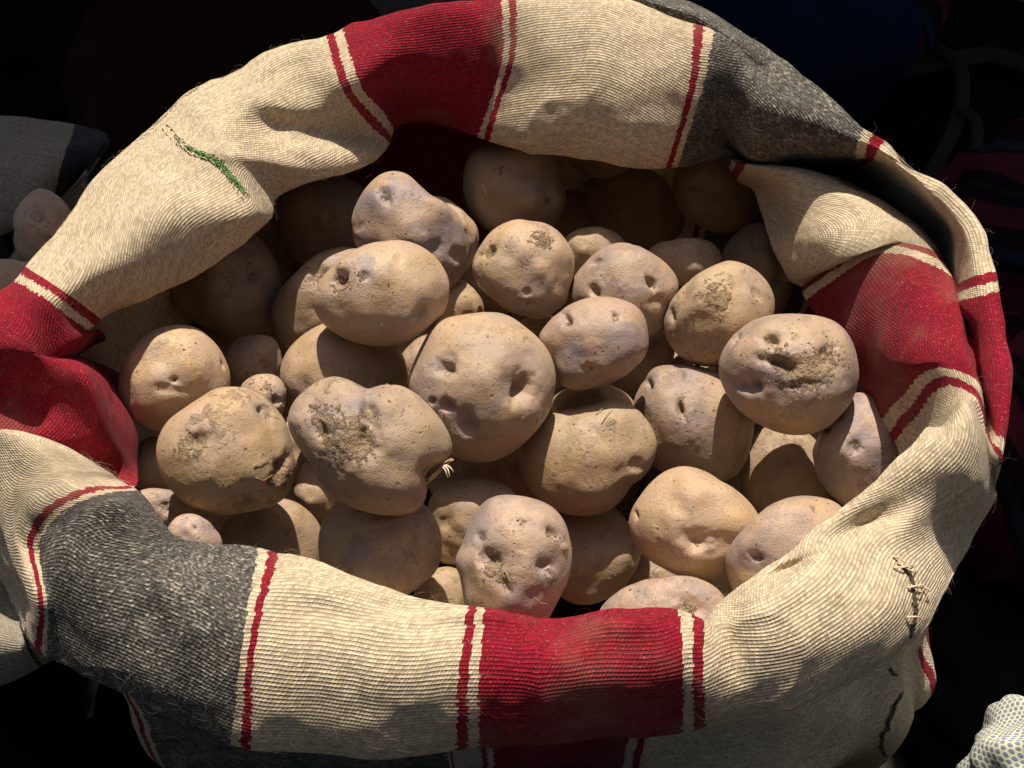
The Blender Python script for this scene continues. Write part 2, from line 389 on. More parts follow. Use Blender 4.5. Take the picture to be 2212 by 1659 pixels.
# lining: from the hidden middle of the roll down into the sack
Hm = Xs[:, NV + NH // 2]; out = Hm - CEN; out[:, 2] = 0; rad = np.linalg.norm(out, axis=1, keepdims=True); out /= rad
az = np.arctan2(out[:, 1:2], out[:, 0:1])
def swell(*cv):
    ws = [(np.exp(-(np.abs((az - R(c) + np.pi) % (2 * np.pi) - np.pi) / .55) ** 2), v) for c, v in cv]
    return sum(x * v for x, v in ws) / (sum(x for x, v in ws) + 1e-6)
sw = swell((90, .09), (45, .06), (0, -.012), (-25, -.02), (-50, -.085), (-90, -.09), (-135, -.035), (180, .02), (135, .06))
sw1 = swell((90, .07), (45, .045), (0, .0), (-50, -.006), (-90, -.006), (-135, .0), (180, .02), (135, .045))
rings = []
for o, fo, dz in [(.0, 0, .0), (.004, .75, -.02), (.004, 1, -.06), (-.005, 1, -.12), (-.04, .8, -.2), (-.14, .5, -.27)]:
    q = Hm + out * (o + (sw1 if dz == -.02 else fo * sw)); q[:, 2] = Hm[:, 2] * max(0.0, 1 + dz / .12) + dz; rings.append(q)
def loft(rings, name, seed, wr, sub=10, warp=None):
    D = [ring_resample(r) for r in rings]
    A = np.stack(D, 1); m = A.shape[1]
    t = np.linspace(0, m - 1, (m - 1) * sub + 1)
    G = np.stack([crom(t, A[i]) for i in range(len(A))])
    for _ in range(6): G = 0.25 * np.roll(G, 1, 0) + 0.5 * G + 0.25 * np.roll(G, -1, 0)
    nr = grid_normals(G, True, False)
    G = G + nr * ((noise(G * 14, seed) + noise(G * 30, seed + 5) * 0.5) * wr)[..., None]
    seg = np.linalg.norm(np.diff(G, axis=1), axis=2); V = np.concatenate([np.zeros((len(G), 1)), np.cumsum(seg, 1)], 1)
    V = np.concatenate([V, V[:1]], 0)
    ub = np.concatenate([CU['ts'][::2], [CU['L']]])
    if warp: ub = np.interp(ub, *warp)
    U = ub[:, None] * np.ones((1, G.shape[1]))
    return grid_mesh(name, G, U, V, True, False), G
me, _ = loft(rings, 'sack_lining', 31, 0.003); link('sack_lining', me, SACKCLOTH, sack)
# body: from the hidden middle of the roll down to the ground
swt = swell((90, .085), (45, .05), (10, .0), (-25, .0), (-50, -.055), (-90, -.06), (-135, -.012), (180, .03), (135, .06))
sw = swell((90, .09), (45, .05), (10, .0), (-20, .085), (-48, -.01), (-90, -.065), (-135, .0), (180, .03), (135, .06))
rings = []
for k, (o, fo, z) in enumerate([(.0, 0, None), (.003, 0, -.02), (.0, .8, -.08), (-.01, 1, -.20), (-.02, .9, -.34), (-.05, .8, -.457)]):
    q = Hm + out * (o + (swt if k == 1 else (.55 * swt + .45 * sw) if k == 2 else fo * sw))
    if z is not None: q[:, 2] = z
    rings.append(q)
def ust(px0, py0): return CU['K'][min(range(len(ST)), key=lambda i: abs(ST[i][0][0][0] - px0) + abs(ST[i][0][0][1] - py0))]
WU = [0, ust(1473,1582), ust(986,1627), ust(880,1637), ust(106,1405), CU['L']]
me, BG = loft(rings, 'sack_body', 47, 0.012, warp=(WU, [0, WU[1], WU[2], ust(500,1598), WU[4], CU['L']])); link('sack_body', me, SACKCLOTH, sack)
# ------------------------------------------------------------------ potato skin
def potato_material():
    n = N('potato_skin')
    tc = n('ShaderNodeTexCoord'); ob = tc.outputs['Object']
    oi = n('ShaderNodeObjectInfo')
    off = n('ShaderNodeVectorMath', operation='ADD'); n.l(ob, off.inputs[0])
    sc = n('ShaderNodeVectorMath', operation='SCALE'); n.l(oi.outputs['Location'], sc.inputs[0]); sc.inputs['Scale'].default_value = 37.0
    n.l(sc.outputs[0], off.inputs[1]); P = off.outputs[0]
    purple = n.attr('purple', 'OBJECT').outputs['Fac']; tone = n.attr('tone', 'OBJECT').outputs['Fac']; dusty = n.attr('dusty', 'OBJECT').outputs['Fac']
    bloom = n.attr('bloom').outputs['Fac']; dirt = n.attr('dirt').outputs['Fac']; scab = n.attr('scab').outputs['Fac']
    n1 = n.noise(P, 26, 5, 0.58, 0.4); n2 = n.noise(P, 62, 6, 0.62); n3 = n.noise(P, 420, 3, 0.6); n4 = n.noise(P, 1500, 2, 0.6)
    ochre = n.mix(n.mapr(n1, 0.35, 0.65), rgb(0.465, 0.298, 0.145), rgb(0.545, 0.372, 0.205))
    pink = n.mix(n.math('ADD', n.mapr(n2, 0.40, 0.62, -.1, .8), n.math('MULTIPLY', n.math('SUBTRACT', purple, 0.4), 0.8), clamp=True), ochre, rgb(0.490, 0.325, 0.232))
    # dust-free patches show the mauve-grey skin
    pm = n.math('MULTIPLY', n.mapr(n.noise(P, 34, 5, 0.62, 0.8), 0.40, 0.62, 0, 1, True), purple)
    pm = n.math('ADD', pm, n.math('MULTIPLY', n.math('MULTIPLY', bloom, n.mapr(n1, .35, .6)), 0.75), clamp=True)
    col = n.mix(n.math('MULTIPLY', pm, 0.9), pink, n.mix(n.mapr(n2, .4, .6), rgb(0.255, 0.208, 0.215), rgb(0.36, 0.258, 0.225)))
    # fine brown mottling and pores
    col = n.mix(n.mapr(n3, 0.50, 0.70, 0, 0.36), col, rgb(0.25, 0.15, 0.08))
    vo = n('ShaderNodeTexVoronoi'); vo.inputs['Scale'].default_value = 150; n.l(P, vo.inputs['Vector'])
    wn = n('ShaderNodeTexWhiteNoise'); n.l(vo.outputs['Position'], wn.inputs['Vector'])
    pore = n.math('MULTIPLY', n.mapr(vo.outputs['Distance'], 0.10, 0.20, 1, 0, True), n.math('GREATER_THAN', wn.outputs[0], 0.72))
    vo2 = n('ShaderNodeTexVoronoi'); vo2.inputs['Scale'].default_value = 380; n.l(P, vo2.inputs['Vector'])
    wn2 = n('ShaderNodeTexWhiteNoise'); n.l(vo2.outputs['Position'], wn2.inputs['Vector'])
    pore2 = n.math('MULTIPLY', n.mapr(vo2.outputs['Distance'], 0.12, 0.30, 1, 0, True), n.math('GREATER_THAN', wn2.outputs[0], 0.86))
    pores = n.math('MAXIMUM', pore, pore2)
    col = n.mix(n.math('MULTIPLY', pores, 0.62), col, rgb(0.16, 0.10, 0.06))
    # clinging earth, in the eyes and in patches
    dn = n.noise(P, 95, 7, 0.72, 0.6)
    dm = n.math('ADD', n.math('ADD', dirt, n.math('MULTIPLY', n.math('SUBTRACT', dn, 0.5), 1.7)), n.math('MULTIPLY', n.math('SUBTRACT', n3, 0.5), 0.9))
    dmask = n.mapr(dm, 0.42, 0.62, 0, 1, True)
    dd = n.math('MULTIPLY', n.mapr(n.math('ADD', dn, n.math('MULTIPLY', n1, 0.5)), 0.80, 0.98, 0, 1, True), dusty)
    dmask = n.math('MAXIMUM', dmask, n.math('MULTIPLY', dd, 0.8), clamp=True)
    earth = n.mix(n.mapr(n4, 0.35, 0.65), rgb(0.36, 0.232, 0.112), rgb(0.52, 0.35, 0.19))
    earth = n.mix(n.mapr(n3, 0.56, 0.70, 0, 0.7), earth, rgb(0.13, 0.082, 0.045))
    col = n.mix(n.math('MULTIPLY', dmask, 0.74), col, earth)
    film = n.math('MULTIPLY', n.mapr(n.noise(P, 20, 5, .65, .5), .45, .65, 0, 1, True), n.math('MULTIPLY_ADD', dusty, 0.85, 0.22), clamp=True)
    col = n.mix(film, col, n.mix(n.mapr(n4, .4, .6), rgb(0.40, 0.275, 0.155), rgb(0.47, 0.34, 0.21)))
    # grey-brown scab marks
    sm = n.mapr(n.math('ADD', scab, n.math('MULTIPLY', n.math('SUBTRACT', dn, 0.5), 1.1)), 0.45, 0.6, 0, 0.75, True)
    col = n.mix(sm, col, n.mix(n.mapr(n3, .4, .6), rgb(0.24, 0.17, 0.10), rgb(0.40, 0.30, 0.19)))
    tv = n('ShaderNodeVectorMath', operation='SCALE'); n.l(col, tv.inputs[0]); n.l(tone, tv.inputs['Scale'])
    n.l(tv.outputs[0], n.b.inputs['Base Color'])
    n.b.inputs['Sheen Weight'].default_value = 0.06
    rough = n.math('ADD', n.mapr(n2, .35, .65, .36, .50), n.math('MULTIPLY', n.math('MAXIMUM', dmask, n.math('MULTIPLY', dusty, 0.5)), 0.35), clamp=True)
    n.l(rough, n.b.inputs['Roughness']); n.b.inputs['Specular IOR Level'].default_value = 0.48
    # relief
    flake = n('ShaderNodeTexVoronoi', feature='DISTANCE_TO_EDGE'); flake.inputs['Scale'].default_value = 330
    wv = n('ShaderNodeVectorMath', operation='ADD'); n.l(P, wv.inputs[0])
    wq = n('ShaderNodeTexNoise'); wq.inputs['Scale'].default_value = 160; n.l(P, wq.inputs['Vector'])
    ws = n('ShaderNodeVectorMath', operation='SCALE'); n.l(wq.outputs[1], ws.inputs[0]); ws.inputs['Scale'].default_value = 0.006; n.l(ws.outputs[0], wv.inputs[1]); n.l(wv.outputs[0], flake.inputs['Vector'])
    crack = n.mapr(flake.outputs['Distance'], 0.0, 0.18, 0, 1)
    nb = n.bump(n.math('ADD', n.math('MULTIPLY', n3, 0.8), n.math('MULTIPLY', n4, 1.1)), 0.55, 0.0007)
    nb = n.bump(n2, 0.16, 0.0018, nb)
    h = n.math('MULTIPLY', dmask, n.math('ADD', n.math('MULTIPLY', n3, 0.9), n.math('ADD', n.math('MULTIPLY', crack, 0.15), n.math('MULTIPLY', n4, 0.5))))
    nb = n.bump(h, 1.0, 0.0016, nb)
    h = n.math('SUBTRACT', n.math('MULTIPLY', sm, crack), n.math('MULTIPLY', pores, 0.5))
    nb = n.bump(h, 0.6, 0.0009, nb)
    n.l(nb, n.b.inputs['Normal'])
    return n.m
SKIN = potato_material()

# layer (higher lies nearer the eye), outline in photo pixels, eyes (x, y, radius, depth[, squash, angle]), stains (x, y, radius, amount, kind)
PT = []
def potato(layer, outline, eyes=(), stains=(), purple=.5, tone=1.0, dusty=.3, thick=.92, label='', dz=0.0):
    PT.append(dict(layer=layer, o=np.array(outline, float), eyes=eyes, stains=stains, purple=purple, tone=tone, dusty=dusty, thick=thick, label=label, dz=dz))
potato(7, [(800,398),(822,378),(853,370),(881,377),(905,400),(928,426),(963,440),(990,462),(1003,500),(1007,552),(1003,587),(985,619),(940,640),(880,640),(810,600),(772,535),(761,500),(760,475),(776,432)],
  [(832,425,24,9,.6,60),(940,532,22,5),(985,552,18,8),(775,490,14,3),(905,520,26,-4)],[(832,418,16,.6,0),(790,485,14,.4,0)],.9,1.0,.2,.9,'knobbly peanut-shaped potato, highest in the heap under the red rim band')
potato(9, [(867,519),(830,522),(778,535),(750,553),(717,578),(691,608),(677,639),(678,667),(694,695),(729,723),(775,742),(820,748),(860,744),(905,723),(947,693),(963,669),(971,639),(971,606),(956,573),(933,547),(900,527)],
  [(737,605,26,13,.55,-40),(785,597,12,5),(905,674,20,8,.6,-50),(862,558,14,3),(745,580,16,-5)],[(740,612,26,.65,0),(786,600,14,.5,0),(764,704,22,.35,1),(790,722,16,.3,1),(905,676,14,.4,0)],.55,1.08,.12,.9,'smooth oval pinkish potato lying on top of the heap, left of centre')
potato(5, [(764,534),(730,535),(698,545),(668,563),(642,592),(616,615),(598,643),(586,681),(587,709),(593,735),(620,757),(690,745),(760,700),(800,600),(790,545)],
  [(690,594,24,10,1,0),(697,665,16,3)],[(690,598,30,.6,0)],.5,1.0,.35,.85,'tall potato with one dusty eye, wedged behind the smooth oval top potato')
potato(6, [(701,698),(670,714),(642,735),(618,764),(607,797),(607,823),(613,850),(640,890),(700,905),(780,900),(850,870),(882,825),(870,765),(820,715),(760,692)],
  [(720,850,30,5)],[(640,840,14,.3,0)],.4,.96,.3,.85,'mostly shaded potato under the smooth oval one, only its left edge sunlit')
potato(4, [(545,505),(572,530),(592,562),(603,605),(606,645),(600,675),(585,702),(560,720),(530,727),(490,722),(455,707),(420,690),(385,668),(365,630),(380,580),(420,535),(480,505)],
  [(549,588,14,6),(520,620,40,3)],[(549,590,12,.4,0)],.5,.95,.4,.9,'shaded potato under the cream rim with a small sunlit patch on its belly', dz=.015)
potato(5.5, [(358,708),(325,722),(299,742),(279,773),(267,808),(264,845),(277,883),(302,911),(340,928),(385,922),(440,900),(485,860),(492,825),(490,800),(482,779),(467,751),(445,727),(423,710),(390,704)],
  [(376,821,11,6),(365,840,40,4,.35,10),(480,790,8,4,.3,75),(430,850,30,2)],[(376,820,9,.6,0),(452,800,8,.3,1)],.35,1.08,.3,.92,'pale round potato at the left end of the heap beside the red rim fold', dz=0.035)
potato(4, [(500,745),(545,726),(590,730),(606,770),(604,815),(570,842),(525,845),(492,830),(478,785)],
  [(575,790,22,6,.5,70)],[(540,820,22,.5,0)],.8,.95,.3,.9,'half-hidden shaded potato between the pale round one and the tall one')
potato(6.3, [(523,832),(540,816),(570,808),(598,813),(613,832),(616,862),(608,895),(580,910),(545,900),(520,865)],
  [(598,866,12,6)],[(575,832,22,.55,0),(598,868,12,.6,0)],.5,1.02,.5,.9,'very small dusty potato peeping out above the flat-bottomed one')
potato(8, [(495,837),(465,841),(434,862),(401,885),(367,912),(353,936),(345,970),(349,1000),(360,1032),(384,1063),(411,1090),(444,1106),(485,1110),(528,1104),(579,1093),(612,1077),(627,1046),(633,1006),(629,973),(622,939),(609,905),(589,879),(565,857),(532,841)],
  [(424,952,24,11,.75,-20),(563,885,9,7),(607,1006,24,12,.6,-60),(575,895,22,3),(500,1085,20,3),(430,1010,26,2)],[(415,968,36,.6,0),(605,1016,30,.65,0),(580,1040,18,.4,0),(500,1000,60,.15,0),(420,1060,26,.25,1)],.25,1.02,.75,.92,'big dusty round potato with two dirt-filled eyes, lower left of the heap')
potato(10, [(717,811),(690,821),(656,845),(635,865),(625,892),(623,922),(633,946),(649,968),(663,989),(679,1013),(690,1040),(710,1064),(747,1090),(790,1105),(848,1114),(891,1110),(913,1094),(924,1070),(921,1046),(919,1025),(936,1008),(962,996),(977,984),(980,966),(972,939),(955,909),(928,879),(898,849),(868,834),(834,830),(814,833),(794,843),(770,829),(743,816)],
  [(787,955,32,15,.8,80),(797,893,34,15,.5,85),(760,900,40,-4),(693,930,24,11,.7,60),(680,880,22,5,1,0),(920,1010,22,8),(730,1000,40,6),(640,905,16,-3),(870,890,40,-3)],[(740,950,66,.55,0),(690,905,44,.45,0),(785,960,36,.6,0),(850,860,30,.3,0),(715,1020,26,.45,1),(745,1060,22,.3,1),(780,1070,12,.3,1)],.55,.98,.6,.88,'big heart-shaped earthy potato with two lobes and a broken root stub')
potato(8.6, [(1064,673),(1027,675),(989,680),(959,686),(935,702),(915,735),(900,765),(886,800),(879,830),(890,880),(915,935),(950,975),(979,988),(1014,999),(1052,1002),(1089,990),(1127,964),(1164,927),(1187,894),(1199,852),(1203,817),(1199,787),(1187,757),(1164,729),(1134,704),(1109,685),(1084,675)],
  [(964,797,23,20,.75,0),(1127,838,34,26,.8,70),(966,878,14,9),(936,866,9,6),(1011,928,17,9),(1000,905,40,4),(1050,760,60,-3),(968,775,34,4,.5,0)],[(1127,862,34,.22,0),(970,885,18,.35,0),(966,815,18,.3,0),(1052,838,5,.7,1),(1128,740,9,.6,1),(1133,731,6,.6,1),(1043,758,7,.5,1),(1105,770,3,.7,1)],.55,.95,.25,.80,'largest grey-mauve potato in the middle, with deep eyes like a face')
potato(7, [(1286,641),(1246,650),(1206,675),(1176,705),(1161,725),(1164,740),(1177,757),(1193,782),(1203,809),(1214,836),(1239,844),(1289,837),(1327,824),(1364,802),(1389,777),(1402,752),(1400,719),(1392,682),(1380,664),(1341,646)],
  [(1224,692,15,11,.75,60),(1331,685,11,7,.6,60),(1279,800,20,8),(1367,784,12,5),(1330,740,40,-2)],[(1226,697,10,.6,0),(1333,690,10,.55,0),(1372,672,8,.4,1),(1300,765,20,.25,1),(1279,803,12,.4,0)],1.3,1.0,.12,.9,'smooth mauve potato with two eyes, touching the largest one on the right')
potato(6.4, [(1119,473),(1091,481),(1060,500),(1041,525),(1024,553),(1018,581),(1026,606),(1048,634),(1073,656),(1104,675),(1135,684),(1166,691),(1182,687),(1203,670),(1226,653),(1229,625),(1240,590),(1242,556),(1226,522),(1204,497),(1179,482),(1144,478)],
  [(1057,545,18,10,.7,-40),(1138,632,12,5,1,0),(1185,520,24,2),(1075,640,20,3),(1140,655,24,5,.4,10)],[(1058,546,18,.65,0),(1178,520,30,.55,0),(1126,550,8,.5,1),(1110,562,6,.5,1),(1184,578,5,.8,1),(1118,515,5,.6,1),(1106,516,4,.6,1),(1148,512,16,.25,0),(1082,522,6,.4,1),(1224,598,4,.7,1)],.45,1.03,.3,.92,'rounded yellowish potato with flat top, just right of the knobbly one')
potato(6, [(1344,525),(1313,531),(1282,550),(1257,575),(1238,600),(1229,626),(1232,655),(1250,690),(1300,740),(1360,750),(1404,730),(1432,706),(1437,681),(1449,653),(1467,622),(1462,600),(1444,575),(1416,553),(1376,533)],
  [(1288,566,18,7,.45,-25),(1409,614,17,14,.6,70),(1284,630,15,13,.8,60),(1420,650,18,4),(1340,580,50,-3)],[(1411,618,14,.5,0),(1300,590,20,.2,0),(1285,632,10,.4,0),(1425,655,16,.3,0)],.75,1.03,.18,.9,'mauve-flecked potato with three dark eyes, behind the smooth mauve one')
potato(6.6, [(1572,563),(1547,572),(1522,584),(1488,609),(1463,634),(1444,663),(1435,694),(1438,725),(1454,753),(1479,778),(1516,791),(1556,788),(1600,775),(1645,735),(1668,685),(1669,641),(1654,609),(1629,584),(1597,568)],
  [(1634,636,20,7,.55,70),(1451,682,18,8,.5,80),(1548,640,24,2),(1515,695,30,2),(1500,755,12,3)],[(1545,632,40,.5,0),(1562,652,24,.5,0),(1636,645,14,.5,0),(1525,659,7,.7,1),(1508,618,8,.5,1),(1553,613,5,.6,1),(1607,658,4,.8,1),(1580,712,12,.35,1),(1562,708,10,.35,1),(1520,755,14,.3,1)],.25,1.0,.55,.95,'round brownish dusty potato above and left of the cracked one')
potato(8, [(1695,680),(1657,684),(1621,698),(1589,722),(1569,750),(1557,777),(1556,804),(1564,832),(1578,859),(1594,881),(1621,902),(1649,919),(1682,933),(1725,938),(1758,933),(1787,919),(1813,892),(1838,855),(1848,815),(1844,775),(1834,739),(1819,714),(1799,696),(1769,686),(1731,681)],
  [(1668,738,17,16,.75,10),(1630,833,24,16,.85,30),(1680,783,30,15,.42,12),(1706,800,16,8),(1786,772,26,11,.8,70),(1592,732,16,8,.4,-60),(1597,835,8,5),(1738,830,46,5,.3,-5),(1650,760,40,-3)],[(1690,795,44,.55,0),(1782,780,46,.6,0),(1740,815,50,.5,0),(1590,735,16,.5,0),(1670,748,24,.3,0),(1745,845,46,.4,1),(1650,780,36,.35,1),(1600,850,14,.4,1),(1660,862,30,.3,1)],.7,.98,.35,.95,'cracked potato with hollow eyes and mouth like a face, beside the red inner fold')
potato(5, [(1430,789),(1414,792),(1397,810),(1384,834),(1370,862),(1370,900),(1385,960),(1405,1000),(1440,1025),(1500,1040),(1560,1042),(1594,1022),(1612,985),(1622,950),(1625,900),(1600,850),(1565,812),(1520,794),(1475,786),(1450,787)],
  [(1470,884,18,16,.42,80),(1403,830,14,12,.6,70),(1462,808,20,4),(1500,900,60,-3),(1466,860,40,5)],[(1472,905,22,.3,0),(1404,838,14,.5,0),(1478,942,40,.15,0)],.6,.98,.3,.9,'smooth potato with one slit-like navel eye, half in shadow below the cracked one')
potato(6, [(1813,884),(1796,897),(1783,922),(1769,952),(1760,974),(1764,1001),(1772,1031),(1785,1053),(1802,1072),(1830,1092),(1880,1080),(1930,1040),(1950,990),(1940,930),(1915,880),(1870,850),(1835,855)],
  [(1847,964,15,9),(1789,925,13,8,.5,-60),(1806,897,12,4),(1815,995,34,-4)],[(1847,967,11,.7,0),(1790,928,9,.4,0)],1.7,.92,.1,.95,'mauve shiny potato with one eye at the far right end, against the rim')
potato(6.8, [(1321,860),(1286,869),(1246,877),(1206,888),(1170,900),(1138,930),(1120,962),(1116,995),(1125,1030),(1146,1062),(1176,1091),(1206,1107),(1246,1115),(1286,1113),(1321,1100),(1346,1076),(1368,1046),(1395,1026),(1414,992),(1421,960),(1413,930),(1397,905),(1381,885),(1351,866)],
  [(1374,1003,18,7,1,0),(1262,880,50,5,.5,0),(1362,1055,16,4),(1250,960,60,-2)],[(1318,915,20,.5,1),(1305,900,14,.4,1),(1340,925,14,.5,1),(1206,998,8,.7,1),(1200,1022,9,.7,1),(1213,1043,7,.7,1),(1205,980,6,.5,1),(1390,915,12,.35,1),(1237,905,14,.35,1),(1250,930,20,.25,0),(1160,1060,14,.3,1)],.1,1.03,.3,.74,'plump yellowish potato with a flaked scar, right below the largest one', dz=0.015)
potato(6.2, [(1476,1007),(1441,1017),(1411,1040),(1386,1070),(1366,1100),(1358,1130),(1366,1165),(1391,1200),(1431,1225),(1476,1245),(1521,1251),(1556,1247),(1600,1225),(1632,1180),(1640,1140),(1635,1110),(1621,1090),(1596,1065),(1556,1040),(1512,1014)],
  [(1506,1176,28,10,.8,0),(1376,1112,10,4,.5,70),(1500,1160,50,4,.5,10),(1560,1170,30,3)],[(1490,1108,20,.5,1),(1500,1093,12,.5,1),(1378,1112,10,.5,1),(1550,1140,20,.3,1),(1508,1180,16,.35,0),(1430,1112,10,.3,1),(1512,1020,10,.4,1)],.25,1.02,.25,.92,'smooth tan potato with an oval brown scar, lower right of the heap')
potato(6.6, [(1721,1075),(1686,1085),(1646,1110),(1611,1145),(1581,1180),(1569,1215),(1576,1250),(1591,1285),(1640,1305),(1710,1280),(1790,1220),(1825,1160),(1822,1105),(1800,1086),(1762,1076)],
  [(1632,1203,16,12,.9,0),(1640,1226,24,3)],[(1634,1206,10,.5,0),(1755,1095,16,.5,1),(1727,1112,10,.4,1),(1638,1160,6,.5,1),(1690,1120,14,.3,1),(1626,1140,7,.5,1)],.7,1.05,.2,.9,'pale spotted potato tucked under the cream rim at lower right')
potato(5.6, [(1476,1246),(1431,1255),(1376,1260),(1336,1280),(1306,1305),(1291,1325),(1310,1375),(1400,1400),(1500,1400),(1565,1370),(1574,1320),(1556,1280),(1516,1254)],
  [(1492,1315,32,9),(1400,1268,40,3)],[(1495,1322,30,.65,0),(1310,1310,14,.3,0)],1.0,1.05,.15,.9,'low potato with a broad dirty dimple, cut by the red rim band at the bottom')
potato(7, [(1079,1069),(1054,1077),(1035,1095),(1019,1123),(1007,1151),(997,1179),(984,1203),(983,1222),(994,1243),(1000,1276),(1006,1310),(1040,1360),(1110,1385),(1170,1355),(1196,1313),(1212,1283),(1229,1245),(1236,1207),(1232,1170),(1224,1135),(1210,1110),(1182,1087),(1151,1077),(1113,1070)],
  [(1056,1204,26,14,.7,60),(1041,1160,11,6),(1192,1152,22,12,.5,55),(1173,1222,15,10,.9,0),(1120,1220,30,-4),(1086,1260,26,5,.5,50),(1215,1185,12,-3)],[(1066,1228,34,.6,0),(1042,1163,14,.6,0),(1192,1158,26,.5,0),(1184,1246,20,.55,0),(1125,1240,30,.4,1),(1095,1250,24,.4,0),(1130,1130,18,.35,0),(1065,1090,12,.3,1)],1.1,.98,.35,.92,'knotty purple-grey potato with several deep eyes, front centre above the red band')
potato(4, [(1225,1108),(1240,1090),(1310,1085),(1365,1145),(1385,1180),(1380,1213),(1363,1246),(1341,1273),(1310,1292),(1275,1304),(1244,1304),(1200,1280),(1170,1200),(1185,1130)],
  [(1300,1150,14,3)],[(1320,1245,20,.3,0)],.4,.9,.4,.9,'shaded potato behind the knotty front one, lit along its lower right')
potato(5, [(696,1130),(713,1108),(760,1080),(830,1072),(890,1080),(921,1093),(942,1124),(953,1157),(953,1198),(942,1235),(915,1258),(885,1280),(830,1300),(760,1290),(715,1260),(695,1214),(689,1166)],
  [(770,1160,40,4,.4,-25),(900,1160,16,4,.6,80),(820,1150,60,3,.3,-25)],[(745,1215,30,.3,0),(840,1250,14,.5,1),(900,1160,14,.35,1),(780,1150,20,.35,1)],.75,.92,.45,.92,'brown shaded potato directly below the heart-shaped one')
potato(3, [(490,1125),(550,1095),(620,1080),(660,1102),(688,1135),(697,1185),(688,1230),(620,1245),(540,1210),(478,1155)],
  [(605,1160,20,4)],[(605,1190,22,.4,0)],.5,.9,.4,0.6,'deep shaded potato beneath the big dusty one with a sliver of sun', dz=0.01)
potato(5, [(407,1111),(384,1117),(370,1132),(362,1160),(390,1195),(440,1205),(478,1190),(476,1164),(460,1140),(438,1120)],
  [(420,1140,8,3,.3,60)],[(418,1140,5,.5,1)],1.7,1.05,.1,.9,'small lilac potato just above the grey rim band', dz=0.035)
potato(4.6, [(333,1056),(310,1060),(292,1064),(285,1090),(310,1130),(360,1140),(410,1130),(430,1100),(415,1080),(377,1067),(354,1060)],
  [(362,1098,14,5)],[(368,1102,14,.6,0)],1.2,1.05,.2,.9,'small grey-mauve potato in the corner where red rim meets grey', dz=0.035)
potato(4, [(295,978),(312,950),(340,945),(365,985),(378,1035),(362,1070),(310,1072),(285,1030)],
  [],[],.3,1.0,.4,.9,'narrow sunlit potato side showing between red fold and big dusty potato', dz=0.03)
potato(2, [(655,1000),(700,1025),(742,1080),(735,1125),(690,1130),(650,1095),(640,1040)], [],[],.3,.9,.4,.9,'dark potato glimpsed under the left lobe of the heart-shaped one')
potato(3, [(930,1072),(985,1040),(1060,1038),(1115,1065),(1110,1120),(1060,1190),(1000,1225),(952,1215),(930,1150)], [(960,1130,16,4)],[],.4,.9,.4,.9,'dark potato behind and left of the knotty front one')
potato(2.5, [(895,1285),(945,1228),(1000,1235),(1015,1300),(985,1340),(920,1335)], [],[],.3,.9,.4,.9,'dark potato low down between the shaded brown one and the knotty one')
potato(4, [(1001,381),(1004,360),(1013,337),(1032,319),(1063,308),(1130,300),(1190,315),(1206,350),(1215,392),(1224,430),(1219,456),(1204,482),(1150,505),(1090,510),(1048,496),(1030,480),(1012,456),(1001,419)],
  [(1186,430,14,8,.7,60),(1085,360,30,-5),(1090,330,50,3)],[(1186,432,12,.5,0),(1080,372,22,.4,0)],.6,.95,.35,.92,'shaded potato with one sunlit spot, under the back rim', dz=.03)
potato(4.5, [(928,424),(963,428),(987,444),(1010,465),(1029,488),(1035,512),(1029,540),(1020,566),(1005,595),(960,590),(920,540),(910,470)], [],[],.4,1.0,.3,.9,'potato hiding behind the knobbly one with a lit round end')
potato(4.2, [(960,618),(996,602),(1014,615),(1031,632),(1046,672),(1040,715),(1000,735),(945,715),(925,665)], [],[(1005,640,8,.5,1)],.1,1.05,.2,.9,'yellowish potato showing between the oval one and the largest one')
potato(3, [(600,445),(640,410),(700,392),(755,389),(790,410),(802,480),(785,560),(705,572),(640,562),(606,510)], [(710,470,10,4)],[],.5,.95,.4,.9,'dark shaded potato left of the knobbly one under the cream rim')
potato(4, [(1215,522),(1238,500),(1266,492),(1307,494),(1345,516),(1365,560),(1335,600),(1250,610),(1215,575)], [],[(1240,580,20,.3,0)],.3,.95,.4,.9,'dim potato behind the three-eyed one, only its top showing')
potato(4.3, [(1401,540),(1422,525),(1451,521),(1485,516),(1515,517),(1541,528),(1560,558),(1550,590),(1500,615),(1440,605),(1408,575)], [(1480,540,18,4,.5,30)],[(1475,590,8,.3,1)],.5,1.08,.15,.9,'pinkish potato peeping up between the three-eyed and the round brown ones')
potato(3.5, [(1455,400),(1460,430),(1476,460),(1510,485),(1547,500),(1579,500),(1610,488),(1634,465),(1640,420),(1625,365),(1570,330),(1500,335),(1463,362)], [(1500,400,14,3)],[],.4,.95,.4,.92,'shaded round potato in the back right corner below the grey band')
potato(2, [(1260,405),(1320,362),(1440,375),(1490,440),(1480,500),(1420,535),(1330,510),(1272,455)], [],[],.4,.9,.4,.9,'very dark potato deep at the back in the middle')
potato(2.5, [(1215,340),(1250,362),(1291,383),(1329,379),(1362,360),(1370,310),(1290,280),(1220,300)], [],[],.4,.9,.4,.9,'potato bottom showing just below the cream back rim')
potato(2.6, [(1560,555),(1590,505),(1640,480),(1690,555),(1705,640),(1685,680),(1640,640),(1590,600)], [(1640,520,24,5)],[],.4,.9,.4,.9,'dark potato behind the round brown one beside the cream inner fold')
potato(2, [(1605,985),(1630,945),(1662,920),(1720,925),(1765,957),(1785,1030),(1800,1075),(1740,1120),(1650,1110),(1605,1050)], [(1650,1070,20,3)],[],.4,.9,.4,0.6,'dark potato in the gap between the cracked one and the mauve end one', dz=0.07)
potato(4.8, [(1190,862),(1255,840),(1330,838),(1372,870),(1350,920),(1250,925),(1195,905)], [],[],.3,.95,.3,.9,'shaded potato squeezed between the smooth mauve and the plump yellowish ones')
